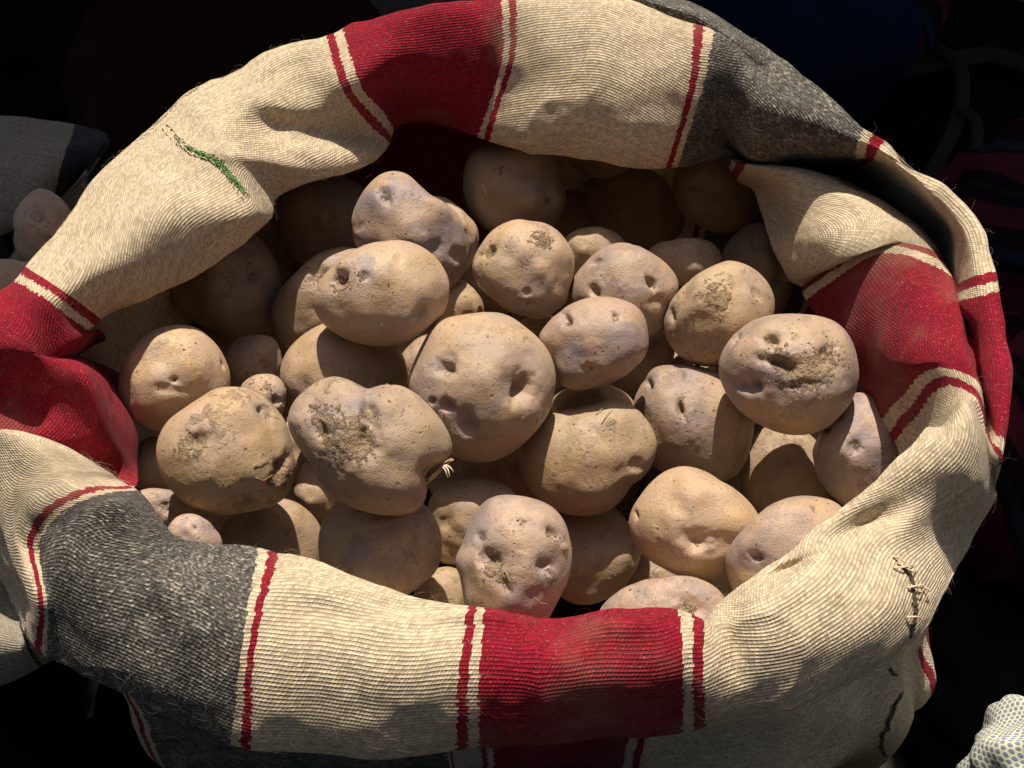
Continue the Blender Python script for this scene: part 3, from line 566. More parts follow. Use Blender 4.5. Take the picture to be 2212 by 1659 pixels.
potato(2, [(885,745),(930,720),(960,760),(950,850),(900,880),(870,820)], [],[],.4,.9,.4,.9,'dark potato in the gap left of the largest one')
potato(1.5, [(1400,1190),(1440,1210),(1500,1240),(1450,1290),(1370,1290),(1350,1240)], [],[],.4,.9,.4,.9,'dark potato low between the tan one and the front rim')
potato(1.2, [(1480,480),(1520,470),(1560,500),(1550,545),(1500,545),(1470,520)], [],[],.4,.9,.4,.9,'small dark potato below the back corner one')
potato(5, [(92,412),(136,440),(148,500),(125,556),(85,576),(52,560),(40,500),(55,440)], [(80,470,14,6),(110,520,10,4)],[(85,475,16,.5,0)],.6,1.15,.1,.9,'pale potato in the neighbouring sack, sunlit on its lower right side')
potato(4.5, [(20,565),(70,585),(85,640),(60,690),(10,700),(-50,680),(-60,610),(-25,575)], [],[],.6,1.1,.1,.9,'shaded potato at the far left edge, above the red band of the rim')
# fillers seen only as darkness through the gaps
for q, (fx, fy, fr) in enumerate([(420,760,80),(640,980,80),(880,700,85),(1010,1020,85),(1180,760,85),(1330,700,80),(1420,800,85),(1600,830,90),(1540,1230,80),(1130,1010,85),(800,1150,80),(560,1000,80),(1730,1000,80),(1060,600,80),(1230,480,80),(700,630,80)]):
    potato(0.5, [(fx + fr * (1 + .1 * math.sin(2 * a + q)) * math.cos(a), fy + fr * (1 - .1 * math.cos(3 * a + q)) * math.sin(a)) for a in np.linspace(0, 2 * math.pi, 14, endpoint=False)], [], [], .4, .9, .4, .9, '')

def prep(p):
    o = p['o']; c = o.mean(0)
    x0, y0 = o.min(0); x1, y1 = o.max(0); c = 0.5 * c + 0.5 * np.array([(x0 + x1) / 2, (y0 + y1) / 2])
    p['c'] = c; v = o - c; a = np.arctan2(v[:, 1], v[:, 0]); r = np.hypot(v[:, 0], v[:, 1])
    s = np.argsort(a); a = a[s]; r = r[s]
    g = np.linspace(-np.pi, np.pi, 721)[:-1]
    A = np.concatenate([a - 2 * np.pi, a, a + 2 * np.pi]); RR = np.concatenate([r, r, r])
    rr = np.interp(g, A, RR)
    k = np.exp(-0.5 * (np.arange(-24, 25) / 8.0) ** 2); k /= k.sum()
    rr = np.convolve(np.concatenate([rr[-24:], rr, rr[:24]]), k, 'valid')
    p['rad'] = rr; p['R0'] = float(np.sqrt((rr ** 2).mean())); p['Rm'] = float(min(rr.mean(), rr.min() * 1.35))
def rad_at(p, ang):
    g = (ang + np.pi) / (2 * np.pi) * 720; i = np.floor(g).astype(int) % 720; f = g - np.floor(g)
    return p['rad'][i] * (1 - f) + p['rad'][(i + 1) % 720] * f
for p in PT: prep(p)
# settle the heap: start on a gently mounded surface, then push overlapping pairs apart along the line of sight
GX, GY = np.meshgrid(np.arange(200, 2050, 7.0), np.arange(250, 1420, 7.0))
half = []
for p in PT:
    dx, dy = GX - p['c'][0], GY - p['c'][1]; q = np.hypot(dx, dy) / rad_at(p, np.arctan2(dy, dx))
    half.append(np.where(q < 1, np.sqrt(np.maximum(0, 1 - q ** 2)) * p['Rm'] * p['thick'], -1e9))
def surf_depth(p):
    c = p['c']; G = at(c[0], c[1], 0.0); r = math.hypot(G[0] / 0.30, (G[1]) / 0.24)
    z = 0.012 - 0.055 * r * r - 0.013 * (6 - min(p['layer'], 9)) - (0.022 if p['layer'] < 4.9 and c[1] > 900 else 0)
    return (at(c[0], c[1], z + p['dz']) - CAMP) @ AF
T0 = np.array([surf_depth(p) for p in PT]); T = T0.copy(); LY = np.array([p['layer'] for p in PT])
pairs = []
for i in range(len(PT)):
    for j in range(len(PT)):
        if LY[i] > LY[j]:
            s = (half[i] + half[j]).max()
            if s > 0: pairs.append((i, j, s / FPX))
for it in range(400):
    for i, j, s in pairs:
        need = s * 0.94 * (T[i] + T[j]) / 2
        v = need - (T[j] - T[i])
        if v > 0:
            wi = 0.12 if LY[i] >= 8 else 0.3
            T[i] -= v * wi * 0.7; T[j] += v * (1 - wi) * 0.7
    T += 0.01 * (T0 - T) if it < 300 else 0
bmi = bmesh.new(); bmesh.ops.create_icosphere(bmi, subdivisions=6, radius=1.0)
bmi.verts.ensure_lookup_table(); ICO = np.array([v.co[:] for v in bmi.verts]); ICOF = np.array([[v.index for v in f.verts] for f in bmi.faces]); bmi.free()
bmi = bmesh.new(); bmesh.ops.create_icosphere(bmi, subdivisions=7, radius=1.0)
bmi.verts.ensure_lookup_table(); ICO7 = np.array([v.co[:] for v in bmi.verts]); ICOF7 = np.array([[v.index for v in f.verts] for f in bmi.faces]); bmi.free()
# each unit sphere is turned so that its seams do not face the camera the same way
def build_potato(k, p):
    c = p['c']; t = T[k]; d = ray(*c); C0 = CAMP + d * t; s = t / FPX * np.linalg.norm(d)
    dn = d / np.linalg.norm(d); Z = -dn; Xa = AR - dn * (AR @ dn); Xa /= np.linalg.norm(Xa); Ya = np.cross(Z, Xa)
    def loc(px, py):
        r = ray(px, py); u = (C0 - CAMP) @ dn / (r @ dn); q = CAMP + r * u - C0
        return q @ Xa, q @ Ya
    fine = p['R0'] > 95 and p['layer'] >= 5
    S, F = (ICO7, ICOF7) if fine else (ICO, ICOF)
    x, y, z = S[:, 0], S[:, 1], S[:, 2]; rho = np.hypot(x, y); phi = np.arctan2(-y, x)
    rr = p['R0'] + (rad_at(p, phi) - p['R0']) * np.clip(rho, 0, 1) ** 2.2
    sd_ = k * 13 + 5
    w3 = noise(S * 1.6 + k * 3.1, sd_) * .085 + noise(S * 3.2 + k, sd_ + 1) * .034
    edge = 1 - rho ** 6
    L = np.stack([x * rr * s, y * rr * s, np.sign(z) * np.abs(z) ** 0.95 * p['Rm'] * p['thick'] * s], 1) * (1 + w3 * edge)[:, None]
    # px offset of the perspective silhouette is corrected by a hair of shrinkage
    L *= 0.985
    nrm = L / (np.linalg.norm(L, axis=1, keepdims=True) + 1e-9)
    bloom = np.zeros(len(L)); dirt = np.zeros(len(L)); scab = np.zeros(len(L)); dep = np.zeros(len(L)); front = np.clip(z * 6 + 1.0, 0, 1)
    jitE = noise(S * 4.5 + k, sd_ + 13) * .28 + noise(S * 10 + k, sd_ + 14) * .16
    jit = noise(S * 9 + k, sd_ + 3) * .22 + noise(S * 22 + k, sd_ + 4) * .14
    for e in p['eyes']:
        ex, ey = loc(e[0], e[1]); r = e[2] * s * 1.22; sq = e[4] if len(e) > 4 else 1.0; an = -R(e[5]) if len(e) > 5 else 0
        ax = (L[:, 0] - ex) * math.cos(an) + (L[:, 1] - ey) * math.sin(an); ay = -(L[:, 0] - ex) * math.sin(an) + (L[:, 1] - ey) * math.cos(an)
        q = np.sqrt((ax / r) ** 2 + (ay / (r * sq)) ** 2) * (1 + jitE)
        pr = 0.62 * np.exp(-q ** 2 * 1.2) + 0.80 * np.exp(-(q / .66) ** 4)
        if e[3] > 0: pr = pr - 0.03 * np.exp(-((q - 1.45) / .35) ** 2)     # raised brow
        dep += e[3] * s * pr * front
        if e[3] > 4: scab = np.maximum(scab, .52 * np.exp(-(q / .62) ** 2) * front)
        if e[3] > 4: bloom += np.exp(-(q / 1.9) ** 2) * (1 - np.exp(-(q / .8) ** 2) * .6) * front
    for st in p['stains']:
        ex, ey = loc(st[0], st[1]); q = np.hypot(L[:, 0] - ex, L[:, 1] - ey) / (st[2] * s) * (1 + jit)
        a = st[3] * np.exp(-q ** 2 * 1.1) * front
        if st[4] == 0: dirt += a
        else: scab = np.maximum(scab, a)
    fineN = noise(S * 7 + k, sd_ + 7) * .0025 + noise(S * 15 + k, sd_ + 8) * .0012
    dep -= fineN * p['R0'] * s * edge
    rough = dirt * (noise(L / s / 9.0, sd_ + 9) + 0.8 * noise(L / s / 4.5, sd_ + 10)) * 1.7 * s
    L = L - nrm * (dep - rough)[:, None]
    Wd = L[:, :1] * Xa + L[:, 1:2] * Ya + L[:, 2:] * Z
    me = mesh_from('potato', Wd, F)
    for nm, arr in (('dirt', dirt), ('scab', scab), ('bloom', bloom)):
        a = me.attributes.new(nm, 'FLOAT', 'POINT'); a.data.foreach_set('value', arr.astype(np.float32))
    o = bpy.data.objects.new('potato', me); COL.objects.link(o); me.materials.append(SKIN); o.location = C0
    o['purple'] = float(p['purple']); o['tone'] = float(p['tone']) * (.93 + .07 * math.sin(k * 2.7)); o['dusty'] = float(p['dusty'])
    tag(o, p['label'] or 'potato lost in the darkness between others, deep in the sack', 'potato', 'potatoes heaped in the sack')
    p['obj'] = o; p['dirtv'] = dirt; p['frame'] = (C0, Xa, Ya, Z, s, loc, L)
    return o
for k, p in enumerate(PT): build_potato(k, p)
# ------------------------------------------------------------------ ground, shade, neighbours
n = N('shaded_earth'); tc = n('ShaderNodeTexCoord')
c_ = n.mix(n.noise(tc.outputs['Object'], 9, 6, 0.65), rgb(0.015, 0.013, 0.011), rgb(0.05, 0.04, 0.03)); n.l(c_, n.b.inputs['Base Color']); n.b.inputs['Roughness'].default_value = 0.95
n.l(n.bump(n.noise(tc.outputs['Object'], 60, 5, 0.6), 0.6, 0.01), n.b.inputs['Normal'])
gx = np.linspace(-1, 1, 90); gx = np.sign(gx) * np.abs(gx) ** 3 * 40; XX, YY = np.meshgrid(gx, gx, indexing='ij')
ZZ = -0.46 + 0.006 * noise(np.stack([XX * 7, YY * 7, XX * 0], -1), 3)
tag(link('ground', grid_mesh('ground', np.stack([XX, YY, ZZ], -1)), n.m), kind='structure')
# unseen panels added to keep the ground and everything behind the sack in shade
n = N('shade_panel_cloth'); n.b.inputs['Base Color'].default_value = rgb(0.03, 0.03, 0.035); n.b.inputs['Roughness'].default_value = 0.9
def shade_panel(x0, x1, y0, y1=4.2, lift=0.0):
    XX, YY = np.meshgrid(np.linspace(x0, x1, 30), np.linspace(y0, y1, 30), indexing='ij')
    ZZ = 1.25 + lift + (0.012 if x1 - x0 < 1 else 0) + 0.08 * (YY - .8) + 0.02 * np.sin(XX * 3.0) + 0.01 * noise(np.stack([XX * 2, YY * 2, XX * 0], -1), 9)
    tag(link('shade_panel', grid_mesh('shade_panel', np.stack([XX, YY, ZZ], -1)), n.m), kind='structure')
shade_panel(-0.31, 0.35, 0.80); shade_panel(-2.6, -0.302, 0.50); shade_panel(0.335, 2.6, 0.66)
shade_panel(-2.6, 2.6, -3.8, -0.80, 0.35)     # unseen panel added in front to cut the skylight
# ------------------------------------------------------------------ the edge of the cuff seen behind the back rim
def px_strip(name, rows, mat, parent, uscale=1.0, res=40, seed=60, wr=0.002):
    """rows: list of rails, each a list of (px, py, z); lofted across."""
    t = np.linspace(0, len(rows[0]) - 1, res * (len(rows[0]) - 1))
    rails = [crom(t, [at(*q) for q in r]) for r in rows]
    A = np.stack(rails, 1); tt = np.linspace(0, len(rows) - 1, 12 * (len(rows) - 1))
    G = np.stack([crom(tt, a) for a in A])
    nr = grid_normals(G, False, False); G = G + nr * (noise(G * 25, seed) * wr)[..., None]
    u = np.concatenate([[0], np.cumsum(np.linalg.norm(np.diff(G.mean(1), axis=0), axis=1))])
    v = np.concatenate([[0], np.cumsum(np.linalg.norm(np.diff(G.mean(0), axis=0), axis=1))])
    U, V = np.meshgrid(u, v, indexing='ij')
    return link(name, grid_mesh(name, G, U * uscale, V), mat, parent), u[-1]
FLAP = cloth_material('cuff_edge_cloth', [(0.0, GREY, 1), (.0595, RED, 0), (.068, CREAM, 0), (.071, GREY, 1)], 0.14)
px_strip('cuff_edge', [[(1330,-60,.10),(1420,-14,.105),(1500,12,.105),(1565,40,.105),(1660,105,.10),(1740,170,.09)],
                       [(1320,-40,.115),(1408,4,.118),(1490,30,.118),(1545,58,.118),(1630,120,.112),(1710,190,.10)],
                       [(1300,0,.10),(1395,40,.10),(1480,70,.10),(1530,100,.10),(1610,160,.10),(1690,230,.09)]], FLAP, sack)

# ------------------------------------------------------------------ loose fibres, stitches, the torn seam
def fibre_mesh(name, strands, rad):
    V, Fq = [], []
    for pts, rr in strands:
        pts = np.asarray(pts); b = len(V)
        d = np.gradient(pts, axis=0); d /= np.linalg.norm(d, axis=1, keepdims=True) + 1e-12
        ref = np.array([0.3, 0.5, 0.81]); s1 = np.cross(d, ref); s1 /= np.linalg.norm(s1, axis=1, keepdims=True) + 1e-12; s2 = np.cross(d, s1)
        m = len(pts)
        for i in range(m):
            r = rr * rad * (1 - 0.6 * i / (m - 1))
            for a in range(3):
                V.append(pts[i] + r * (s1[i] * math.cos(a * 2.094) + s2[i] * math.sin(a * 2.094)))
        for i in range(m - 1):
            for a in range(3):
                Fq.append((b + i * 3 + a, b + i * 3 + (a + 1) % 3, b + (i + 1) * 3 + (a + 1) % 3, b + (i + 1) * 3 + a))
    return mesh_from(name, np.array(V), np.array(Fq))
def plain(name, c, rough=0.8, spec=0.2, sheen=0.0):
    n = N(name); tc = n('ShaderNodeTexCoord')
    k = n.mix(n.noise(tc.outputs['Object'], 300, 3), rgb(*[x * .75 for x in c]), rgb(*[min(1, x * 1.2) for x in c]))
    n.l(k, n.b.inputs['Base Color']); n.b.inputs['Roughness'].default_value = rough; n.b.inputs['Specular IOR Level'].default_value = spec
    n.b.inputs['Sheen Weight'].default_value = sheen
    return n.m
def fibre_material(name, c):
    n = N(name); n.t.nodes.remove(n.b); d = n('ShaderNodeBsdfDiffuse'); t = n('ShaderNodeBsdfTranslucent'); m = n('ShaderNodeMixShader')
    d.inputs[0].default_value = rgb(*c); t.inputs[0].default_value = rgb(*c); m.inputs[0].default_value = 0.55
    n.l(d.outputs[0], m.inputs[1]); n.l(t.outputs[0], m.inputs[2]); n.l(m.outputs[0], n.out.inputs[0]); return n.m
GN = grid_normals(CU['G'])
us = np.array([x[0] for x in STOPS]); uc = [x[1] for x in STOPS]
fib = {0: [], 1: [], 2: []}
rf = np.random.RandomState(5)
for _ in range(6500):
    i = rf.randint(len(CU['G'])); j = rf.randint(2, CU['nvis'] - 1)
    p = CU['G'][i, j]; nn = GN[i, j]
    if nn @ (CAMP - p) < 0: nn = -nn
    c = uc[max(0, int(np.searchsorted(us, CU['ts'][i], side='right')) - 1)]
    kind = 1 if c == RED else (2 if c == GREY else 0)
    td = rf.normal(size=3); td -= nn * (td @ nn); td /= np.linalg.norm(td) + 1e-9; t2 = np.cross(nn, td)
    ln = rf.uniform(.003, .009) * (1.6 if rf.rand() < .06 else 1); curl = rf.uniform(-1.4, 1.4); lift = rf.uniform(.12, .9)
    pts = [p - nn * .0003]
    for k in range(1, 6):
        f = k / 5; a = curl * f * 1.6
        pts.append(p + (td * math.cos(a) + t2 * math.sin(a)) * ln * f + nn * ln * (lift * f * (1.25 - f)))
    fib[kind].append((pts, rf.uniform(.6, 1.2)))
for k, c in ((0, (0.66, 0.55, 0.40)), (1, (0.45, 0.03, 0.05)), (2, (0.45, 0.42, 0.37))):
    o = link('loose_fibre', fibre_mesh('loose_fibre', fib[k], 0.00005), fibre_material('wool_fibre', c), sack); tag(o, kind='stuff')

def cuff_point(px, py, lift=0.0):                    # nearest visible point of the cuff at a photo pixel
    global _CP
    try: _CP
    except NameError:
        V = CU['G'][:, :CU['nvis']].reshape(-1, 3); a, b = project(V); _CP = (V, a, b, GN[:, :CU['nvis']].reshape(-1, 3), (V - CAMP) @ AF)
    V, a, b, nn, t = _CP
    d = (a - px) ** 2 + (b - py) ** 2; m = np.argsort(d)[:40]; m = m[d[m] < d[m[0]] + 30]; i = m[np.argmin(t[m])]
    nv = nn[i] if nn[i] @ (CAMP - V[i]) > 0 else -nn[i]
    return V[i] + nv * lift
rs = np.random.RandomState(11)
GREEN = plain('green_wool', (0.12, 0.27, 0.06), .8, .15, .1); TWINE = plain('cream_twine', (0.58, 0.46, 0.31), .8, .15, .1)
DARKHOLE = plain('torn_shadow_wool', (0.10, 0.075, 0.05), .95, .05)
path = crom(np.linspace(0, 5, 60), [(350,262),(385,300),(425,326),(465,343),(500,378),(540,432)])
green = []
for i in range(6, 56):
    f = i / 59; nfib = 1 if f < .3 or f > .86 else 3
    if f < .38 and (i // 4) % 2: continue
    for _ in range(nfib):
        a = path[i] + rs.normal(0, 2.2, 2) * (1.4 if .42 < f < .85 else .7); b = path[min(59, i + 3)] + rs.normal(0, 2.5, 2) * (1.6 if .42 < f < .85 else .8)
        L_ = .0012 + rs.rand() * .001
        P0, P1 = cuff_point(*a, .0002), cuff_point(*b, .0002); M = cuff_point(*((a + b) / 2), L_)
        green.append((crom(np.linspace(0, 2, 7), [P0, M, P1]), rs.uniform(.7, 1.2)))
link('green_stitching', fibre_mesh('green_stitching', green, 0.00045), GREEN, sack)
# a row of cream stitches along both sides of that seam
st_ = []
for i in range(2, 57, 3):
    for sd2 in (-1, 1):
        tdir = path[min(59, i + 1)] - path[i - 1]; tdir /= np.linalg.norm(tdir) + 1e-9; nd = np.array([-tdir[1], tdir[0]])
        a = path[i] + nd * 5 * sd2; b = path[min(59, i + 2)] + nd * (8 * sd2) + rs.normal(0, 1, 2)
        st_.append((crom(np.linspace(0, 2, 6), [cuff_point(*a, .0003), cuff_point(*((a + b) / 2), .0013), cuff_point(*b, .0002)]), 1.0))
link('seam_stitching', fibre_mesh('seam_stitching', st_, 0.0006), TWINE, sack)
# torn seam at the right
tear = crom(np.linspace(0, 5, 40), [(1936,1205),(1956,1222),(1972,1250),(1978,1290),(1980,1330),(1968,1378)])
gash = []
for i in range(8, 38):
    wd = 5.5 * (1 if (i // 5) % 2 else .45)
    for _ in range(4):
        a = tear[i] + rs.normal(0, wd * .5, 2); b = tear[min(39, i + 2)] + rs.normal(0, wd * .5, 2)
        gash.append((crom(np.linspace(0, 2, 4), [cuff_point(*a, .0004), cuff_point(*((a + b) / 2), .0007), cuff_point(*b, .0004)]), 1.0))
link('torn_seam', fibre_mesh('torn_seam', gash, 0.0006), DARKHOLE, sack)
loose = []
for (a, b, c2) in [((1930,1222),(1952,1228),(1976,1216)),((1940,1212),(1958,1232),(1978,1226)),((1962,1272),(1980,1266),(1996,1268)),((1968,1262),(1982,1280),(1996,1276)),((1958,1335),(1975,1331),(1990,1337)),((1992,1268),(2004,1276),(2000,1294)),((1925,1200),(1944,1210),(1952,1226))]:
    loose.append((crom(np.linspace(0, 2, 8), [cuff_point(*a, .0005), cuff_point(*b, .0025), cuff_point(*c2, .001)]), 1.0))
link('broken_stitch', fibre_mesh('broken_stitch', loose, 0.0007), TWINE, sack)
# green seam down the front of the body
bx, by = project(BG.reshape(-1, 3)); bt = (BG.reshape(-1, 3) - CAMP) @ AF
def body_point(px, py, lift=.001):
    d = (bx - px) ** 2 + (by - py) ** 2; m = np.argsort(d)[:80]; m = m[bt[m] < bt[m].min() + .03][:9]
    v = BG.reshape(-1, 3)[m].mean(0); return v + (CAMP - v) / np.linalg.norm(CAMP - v) * lift
bp = crom(np.linspace(0, 4, 90), [(1925,1450),(1945,1490),(1925,1550),(1905,1610),(1935,1690)])
gs = []
for i in range(1, 86):
    for _ in range(3):
        a = bp[i] + rs.normal(0, 1.6, 2); b = bp[i + 3] + rs.normal(0, 1.6, 2)
        gs.append((crom(np.linspace(0, 1, 3), [body_point(*a, .0015), body_point(*b, .0025)]), 1.0))
link('body_seam', fibre_mesh('body_seam', gs, 0.0006), plain('dull_green_wool', (.11, .11, .065)), sack)

# ------------------------------------------------------------------ bits on the potatoes
def by_label(t): return next(p for p in PT if t in p['label'])
def on_potato(p, px, py, lift=0.0):
    C0, Xa, Ya, Z, s_, loc, L = p['frame']; ex, ey = loc(px, py)
    d = (L[:, 0] - ex) ** 2 + (L[:, 1] - ey) ** 2 + np.where(L[:, 2] < 0, 1.0, 0); i = int(np.argmin(d)); v = L[i]
    return v[0] * Xa + v[1] * Ya + (v[2] + lift) * Z    # relative to the potato's own origin
STRAW = plain('dry_stem', (0.50, 0.36, 0.20), .7, .2); FLAKE = plain('dry_skin', (.42, .28, .14), .8, .15); PALE = plain('pale_splinter', (0.80, 0.68, 0.48), .6, .2)
def add_part(p, name, strands, rad, mat):
    for st1 in strands:
        me = fibre_mesh(name, [st1], rad); o = bpy.data.objects.new(name, me); me.materials.append(mat); COL.objects.link(o); o.parent = p['obj']
h = by_label('heart-shaped')
Z = h['frame'][3]
b0 = on_potato(h, 918, 1030); q = lambda px, py, l: on_potato(h, px, py) * 0 + h['frame'][1] * h['frame'][5](px, py)[0] + h['frame'][2] * h['frame'][5](px, py)[1] + Z * (b0 @ Z + l)
add_part(h, 'stem_stub', [([q(916,1040,-.004), q(930,1028,.004), q(948,1008,.010), q(976,992,.012)], 1.2), ([q(916,1046,-.004), q(934,1030,.003), q(950,1012,.009), q(966,1000,.012)], 1.0), ([q(920,1036,-.003), q(934,1018,.004), q(955,1000,.011), q(972,990,.013)], 1.0), ([q(930,1050,-.008), q(940,1056,-.006), q(938,1066,-.004), q(930,1070,-.006)], .35)], 0.0013, STRAW)
add_part(h, 'splinter', [([q(952,1006,.011), q(958,1014,.013), q(964,1030,.012)], 1), ([q(955,1004,.011), q(963,1012,.014), q(968,1028,.012)], 1), ([q(958,1003,.011), q(968,1008,.014), q(976,1018,.012)], .9)], 0.0007, PALE)
p = by_label('one sunlit spot')
add_part(p, 'root_hair', [([on_potato(p, 1047,397,.001), on_potato(p, 1050,410,.003), on_potato(p, 1054,427,.001), on_potato(p, 1062,427,.001)], 1), ([on_potato(p, 1046,425,.001), on_potato(p, 1042,428,.002), on_potato(p, 1042,430,.001)], .8)], 0.00035, PALE)
p = by_label('above the red band')
add_part(p, 'skin_flake', [([on_potato(p, 1090,1230,.001), on_potato(p, 1100,1245,.002), on_potato(p, 1106,1262,.001)], 1), ([on_potato(p, 1150,1288,.001), on_potato(p, 1165,1300,.0018), on_potato(p, 1180,1302,.001)], 1)], 0.0004, FLAKE)
p = by_label('dirt-filled eyes')
add_part(p, 'skin_flake', [([on_potato(p, 545,1005,.0005), on_potato(p, 560,994,.0014), on_potato(p, 578,992,.0008)], 1), ([on_potato(p, 548,1028,.0005), on_potato(p, 566,1036,.0016), on_potato(p, 584,1026,.0008)], 1), ([on_potato(p, 575,896,.0005), on_potato(p, 588,900,.0012), on_potato(p, 602,908,.0006)], .8)], 0.0004, FLAKE)
p = by_label('flaked scar')
add_part(p, 'skin_flake', [([on_potato(p, 1286,898,.0006), on_potato(p, 1300,886,.002), on_potato(p, 1312,876,.001)], 1), ([on_potato(p, 1297,918,.0006), on_potato(p, 1308,903,.0016), on_potato(p, 1321,888,.0008)], 1), ([on_potato(p, 1232,884,.0006), on_potato(p, 1236,892,.0018), on_potato(p, 1240,902,.0008)], .9)], 0.0004, FLAKE)
CRUMB = plain('soil_crumb', (0.33, 0.21, 0.105), .95, .1)
OCT = np.array([(1,0,0),(-1,0,0),(0,1,0),(0,-1,0),(0,0,1),(0,0,-1)], float); OCF = np.array([(0,2,4),(2,1,4),(1,3,4),(3,0,4),(2,0,5),(1,2,5),(3,1,5),(0,3,5)])
rc = np.random.RandomState(21)
for p in PT:
    if p['layer'] < 4 or not p['label']: continue
    C0, Xa, Ya, Z, s_, loc, L = p['frame']
    dv = p['dirtv']; wgt = (0.04 + 0.12 * p['dusty'] + np.clip(dv, 0, 1) * 1.2) * (L[:, 2] > 0); wgt /= wgt.sum()
    cnt = int(25 + 50 * p['dusty'] + 60 * min(1.0, float((dv > .3).mean() * 12)))
    V, Fq = [], []
    for i in rc.choice(len(L), cnt, p=wgt):
        r = .00028 + .0007 * rc.rand() ** 3; q_ = L[i]
        o_ = OCT * r * rc.uniform(.6, 1.3, (6, 3)); Fq.append(OCF + 6 * len(V))
        V.append((q_[0] * Xa + q_[1] * Ya + q_[2] * Z) + o_)
    me = mesh_from('soil_crumbs', np.concatenate(V), np.concatenate(Fq), False); me.materials.append(CRUMB)
    o = bpy.data.objects.new('soil_crumbs', me); COL.objects.link(o); o.parent = p['obj']; tag(o, kind='stuff')

# ------------------------------------------------------------------ neighbouring sack at the left
ST2 = [
 ([(238,288,-.12),(205,330,-.11),(165,396,-.14)], .018, [(0.0, 'd')]),
 ([(160,264,-.12),(140,330,-.11),(112,440,-.14)], .02, [(0.0, 'k')]),
 ([(100,256,-.12),(90,350,-.11),(70,478,-.14)], .022, []),
 ([(0,250,-.12),(0,370,-.11),(0,506,-.14)], .022, [(0.1, 'd'), (0.2, 'k'), (.4, 'd'), (.46, 'k')]),
 ([(-200,272,-.12),(-195,390,-.11),(-190,510,-.14)], .022, []),
 ([(-600,420,-.12),(-560,500,-.11),(-520,590,-.14)], .02, []),
 ([(-780,800,-.12),(-730,820,-.11),(-680,850,-.14)], .02, []),
 ([(-600,1300,-.15),(-550,1250,-.12),(-500,1200,-.12)], .02, []),
 ([(-200,1520,-.16),(-195,1440,-.13),(-190,1350,-.12)], .02, []),
 ([(0,1480,-.16),(-5,1400,-.13),(-8,1322,-.12)], .018, []),
 ([(85,1436,-.16),(60,1405,-.13),(40,1352,-.12)], .014, [(0.0, 'd'), (.12, 'k')]),
 ([(140,1400,-.16),(110,1370,-.13),(70,1330,-.13)], .010, []),
 ([(60,1200,-.16),(20,1200,-.14),(-30,1200,-.14)], .012, []),
 ([(10,900,-.16),(-30,900,-.14),(-80,900,-.14)], .012, []),
 ([(30,650,-.16),(-10,670,-.14),(-50,690,-.14)], .012, []),
 ([(150,420,-.14),(110,455,-.13),(70,500,-.15)], .012, [(0.0, 'k'), (.6, 'd')]),
]
C2 = build_loop(ST2, spacing=.004, nacross=60, seed=71, wrinkle=.003)
KM = {'k': ((0.32, 0.275, 0.21), 0), 'd': ((0.022, 0.026, 0.032), 0)}
S2 = sorted([(u,) + KM[c] for u, c in C2['stops']], key=lambda x: x[0])
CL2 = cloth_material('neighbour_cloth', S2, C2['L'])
sack2 = empty('neighbouring_sack', (-0.6, 0.15, -0.46)); tag(sack2, 'dull cream sack with dark stripes standing in the shade at the left edge', 'sack')
link('rolled_cuff', grid_mesh('rolled_cuff', C2['G'], C2['U'], C2['V'], True, True), CL2, sack2)
Hm2 = C2['X'][:, NV + NH // 2]; cen2 = Hm2.mean(0); o2 = Hm2 - cen2; o2[:, 2] = 0; o2 /= np.linalg.norm(o2, axis=1, keepdims=True)
rr_ = []
for o, z in [(0, None), (-.04, -.2), (-.05, -.3), (-.07, -.457)]:
    q2 = cen2 + (Hm2 - cen2) * (1 + 2.2 * o)
    if z is not None: q2[:, 2] = z; q2[:, 0] = np.minimum(q2[:, 0], -.41)
    rr_.append(q2)
D2 = [hermite_closed(C2['K'], r, C2['L'], C2['ts'][::2]) for r in rr_]
A2 = np.stack(D2, 1); t2_ = np.linspace(0, 3, 31); G2 = np.stack([crom(t2_, a) for a in A2])
U2 = np.concatenate([C2['ts'][::2], [C2['L']]])[:, None] * np.ones((1, 31)); V2 = np.tile(np.linspace(0, .4, 31), (len(G2) + 1, 1))
link('sack_body', grid_mesh('sack_body', G2, U2, V2, True, False), CL2, sack2)

# ------------------------------------------------------------------ dim cloths and bundles around the sack
def lump(name, px, py, z, dims, mat, label, cat, rotz=0.0, seed=1, fold=.12, freq=9.0, flat=1.0):
    """a soft bundle of cloth standing on the ground: a sagging, creased body with a real underside."""
    bm = bmesh.new(); bmesh.ops.create_icosphere(bm, subdivisions=5, radius=1.0)
    V = np.array([v.co[:] for v in bm.verts]); Fq = np.array([[v.index for v in f.verts] for f in bm.faces]); bm.free()
    V = np.sign(V) * np.abs(V) ** flat
    ph = np.arctan2(V[:, 1], V[:, 0])
    cre = np.sin(ph * freq + 4 * noise(V * 1.3, seed)) * .5 + noise(V * 3, seed + 1) + .5 * noise(V * 7, seed + 2)
    W = V * (1 + fold * cre)[:, None] * np.array(dims)
    c, s_ = math.cos(rotz), math.sin(rotz)
    W = np.stack([W[:, 0] * c - W[:, 1] * s_, W[:, 0] * s_ + W[:, 1] * c, W[:, 2]], 1)
    C0 = at(px, py, z); gz = -0.457
    W[:, 2] = np.maximum(W[:, 2], gz - C0[2])
    me = mesh_from(name, W, Fq); a = me.attributes.new('rest', 'FLOAT_VECTOR', 'POINT'); a.data.foreach_set('vector', V.astype(np.float32).ravel())
    o = link(name, me, mat, None, C0); tag(o, label, cat); return o
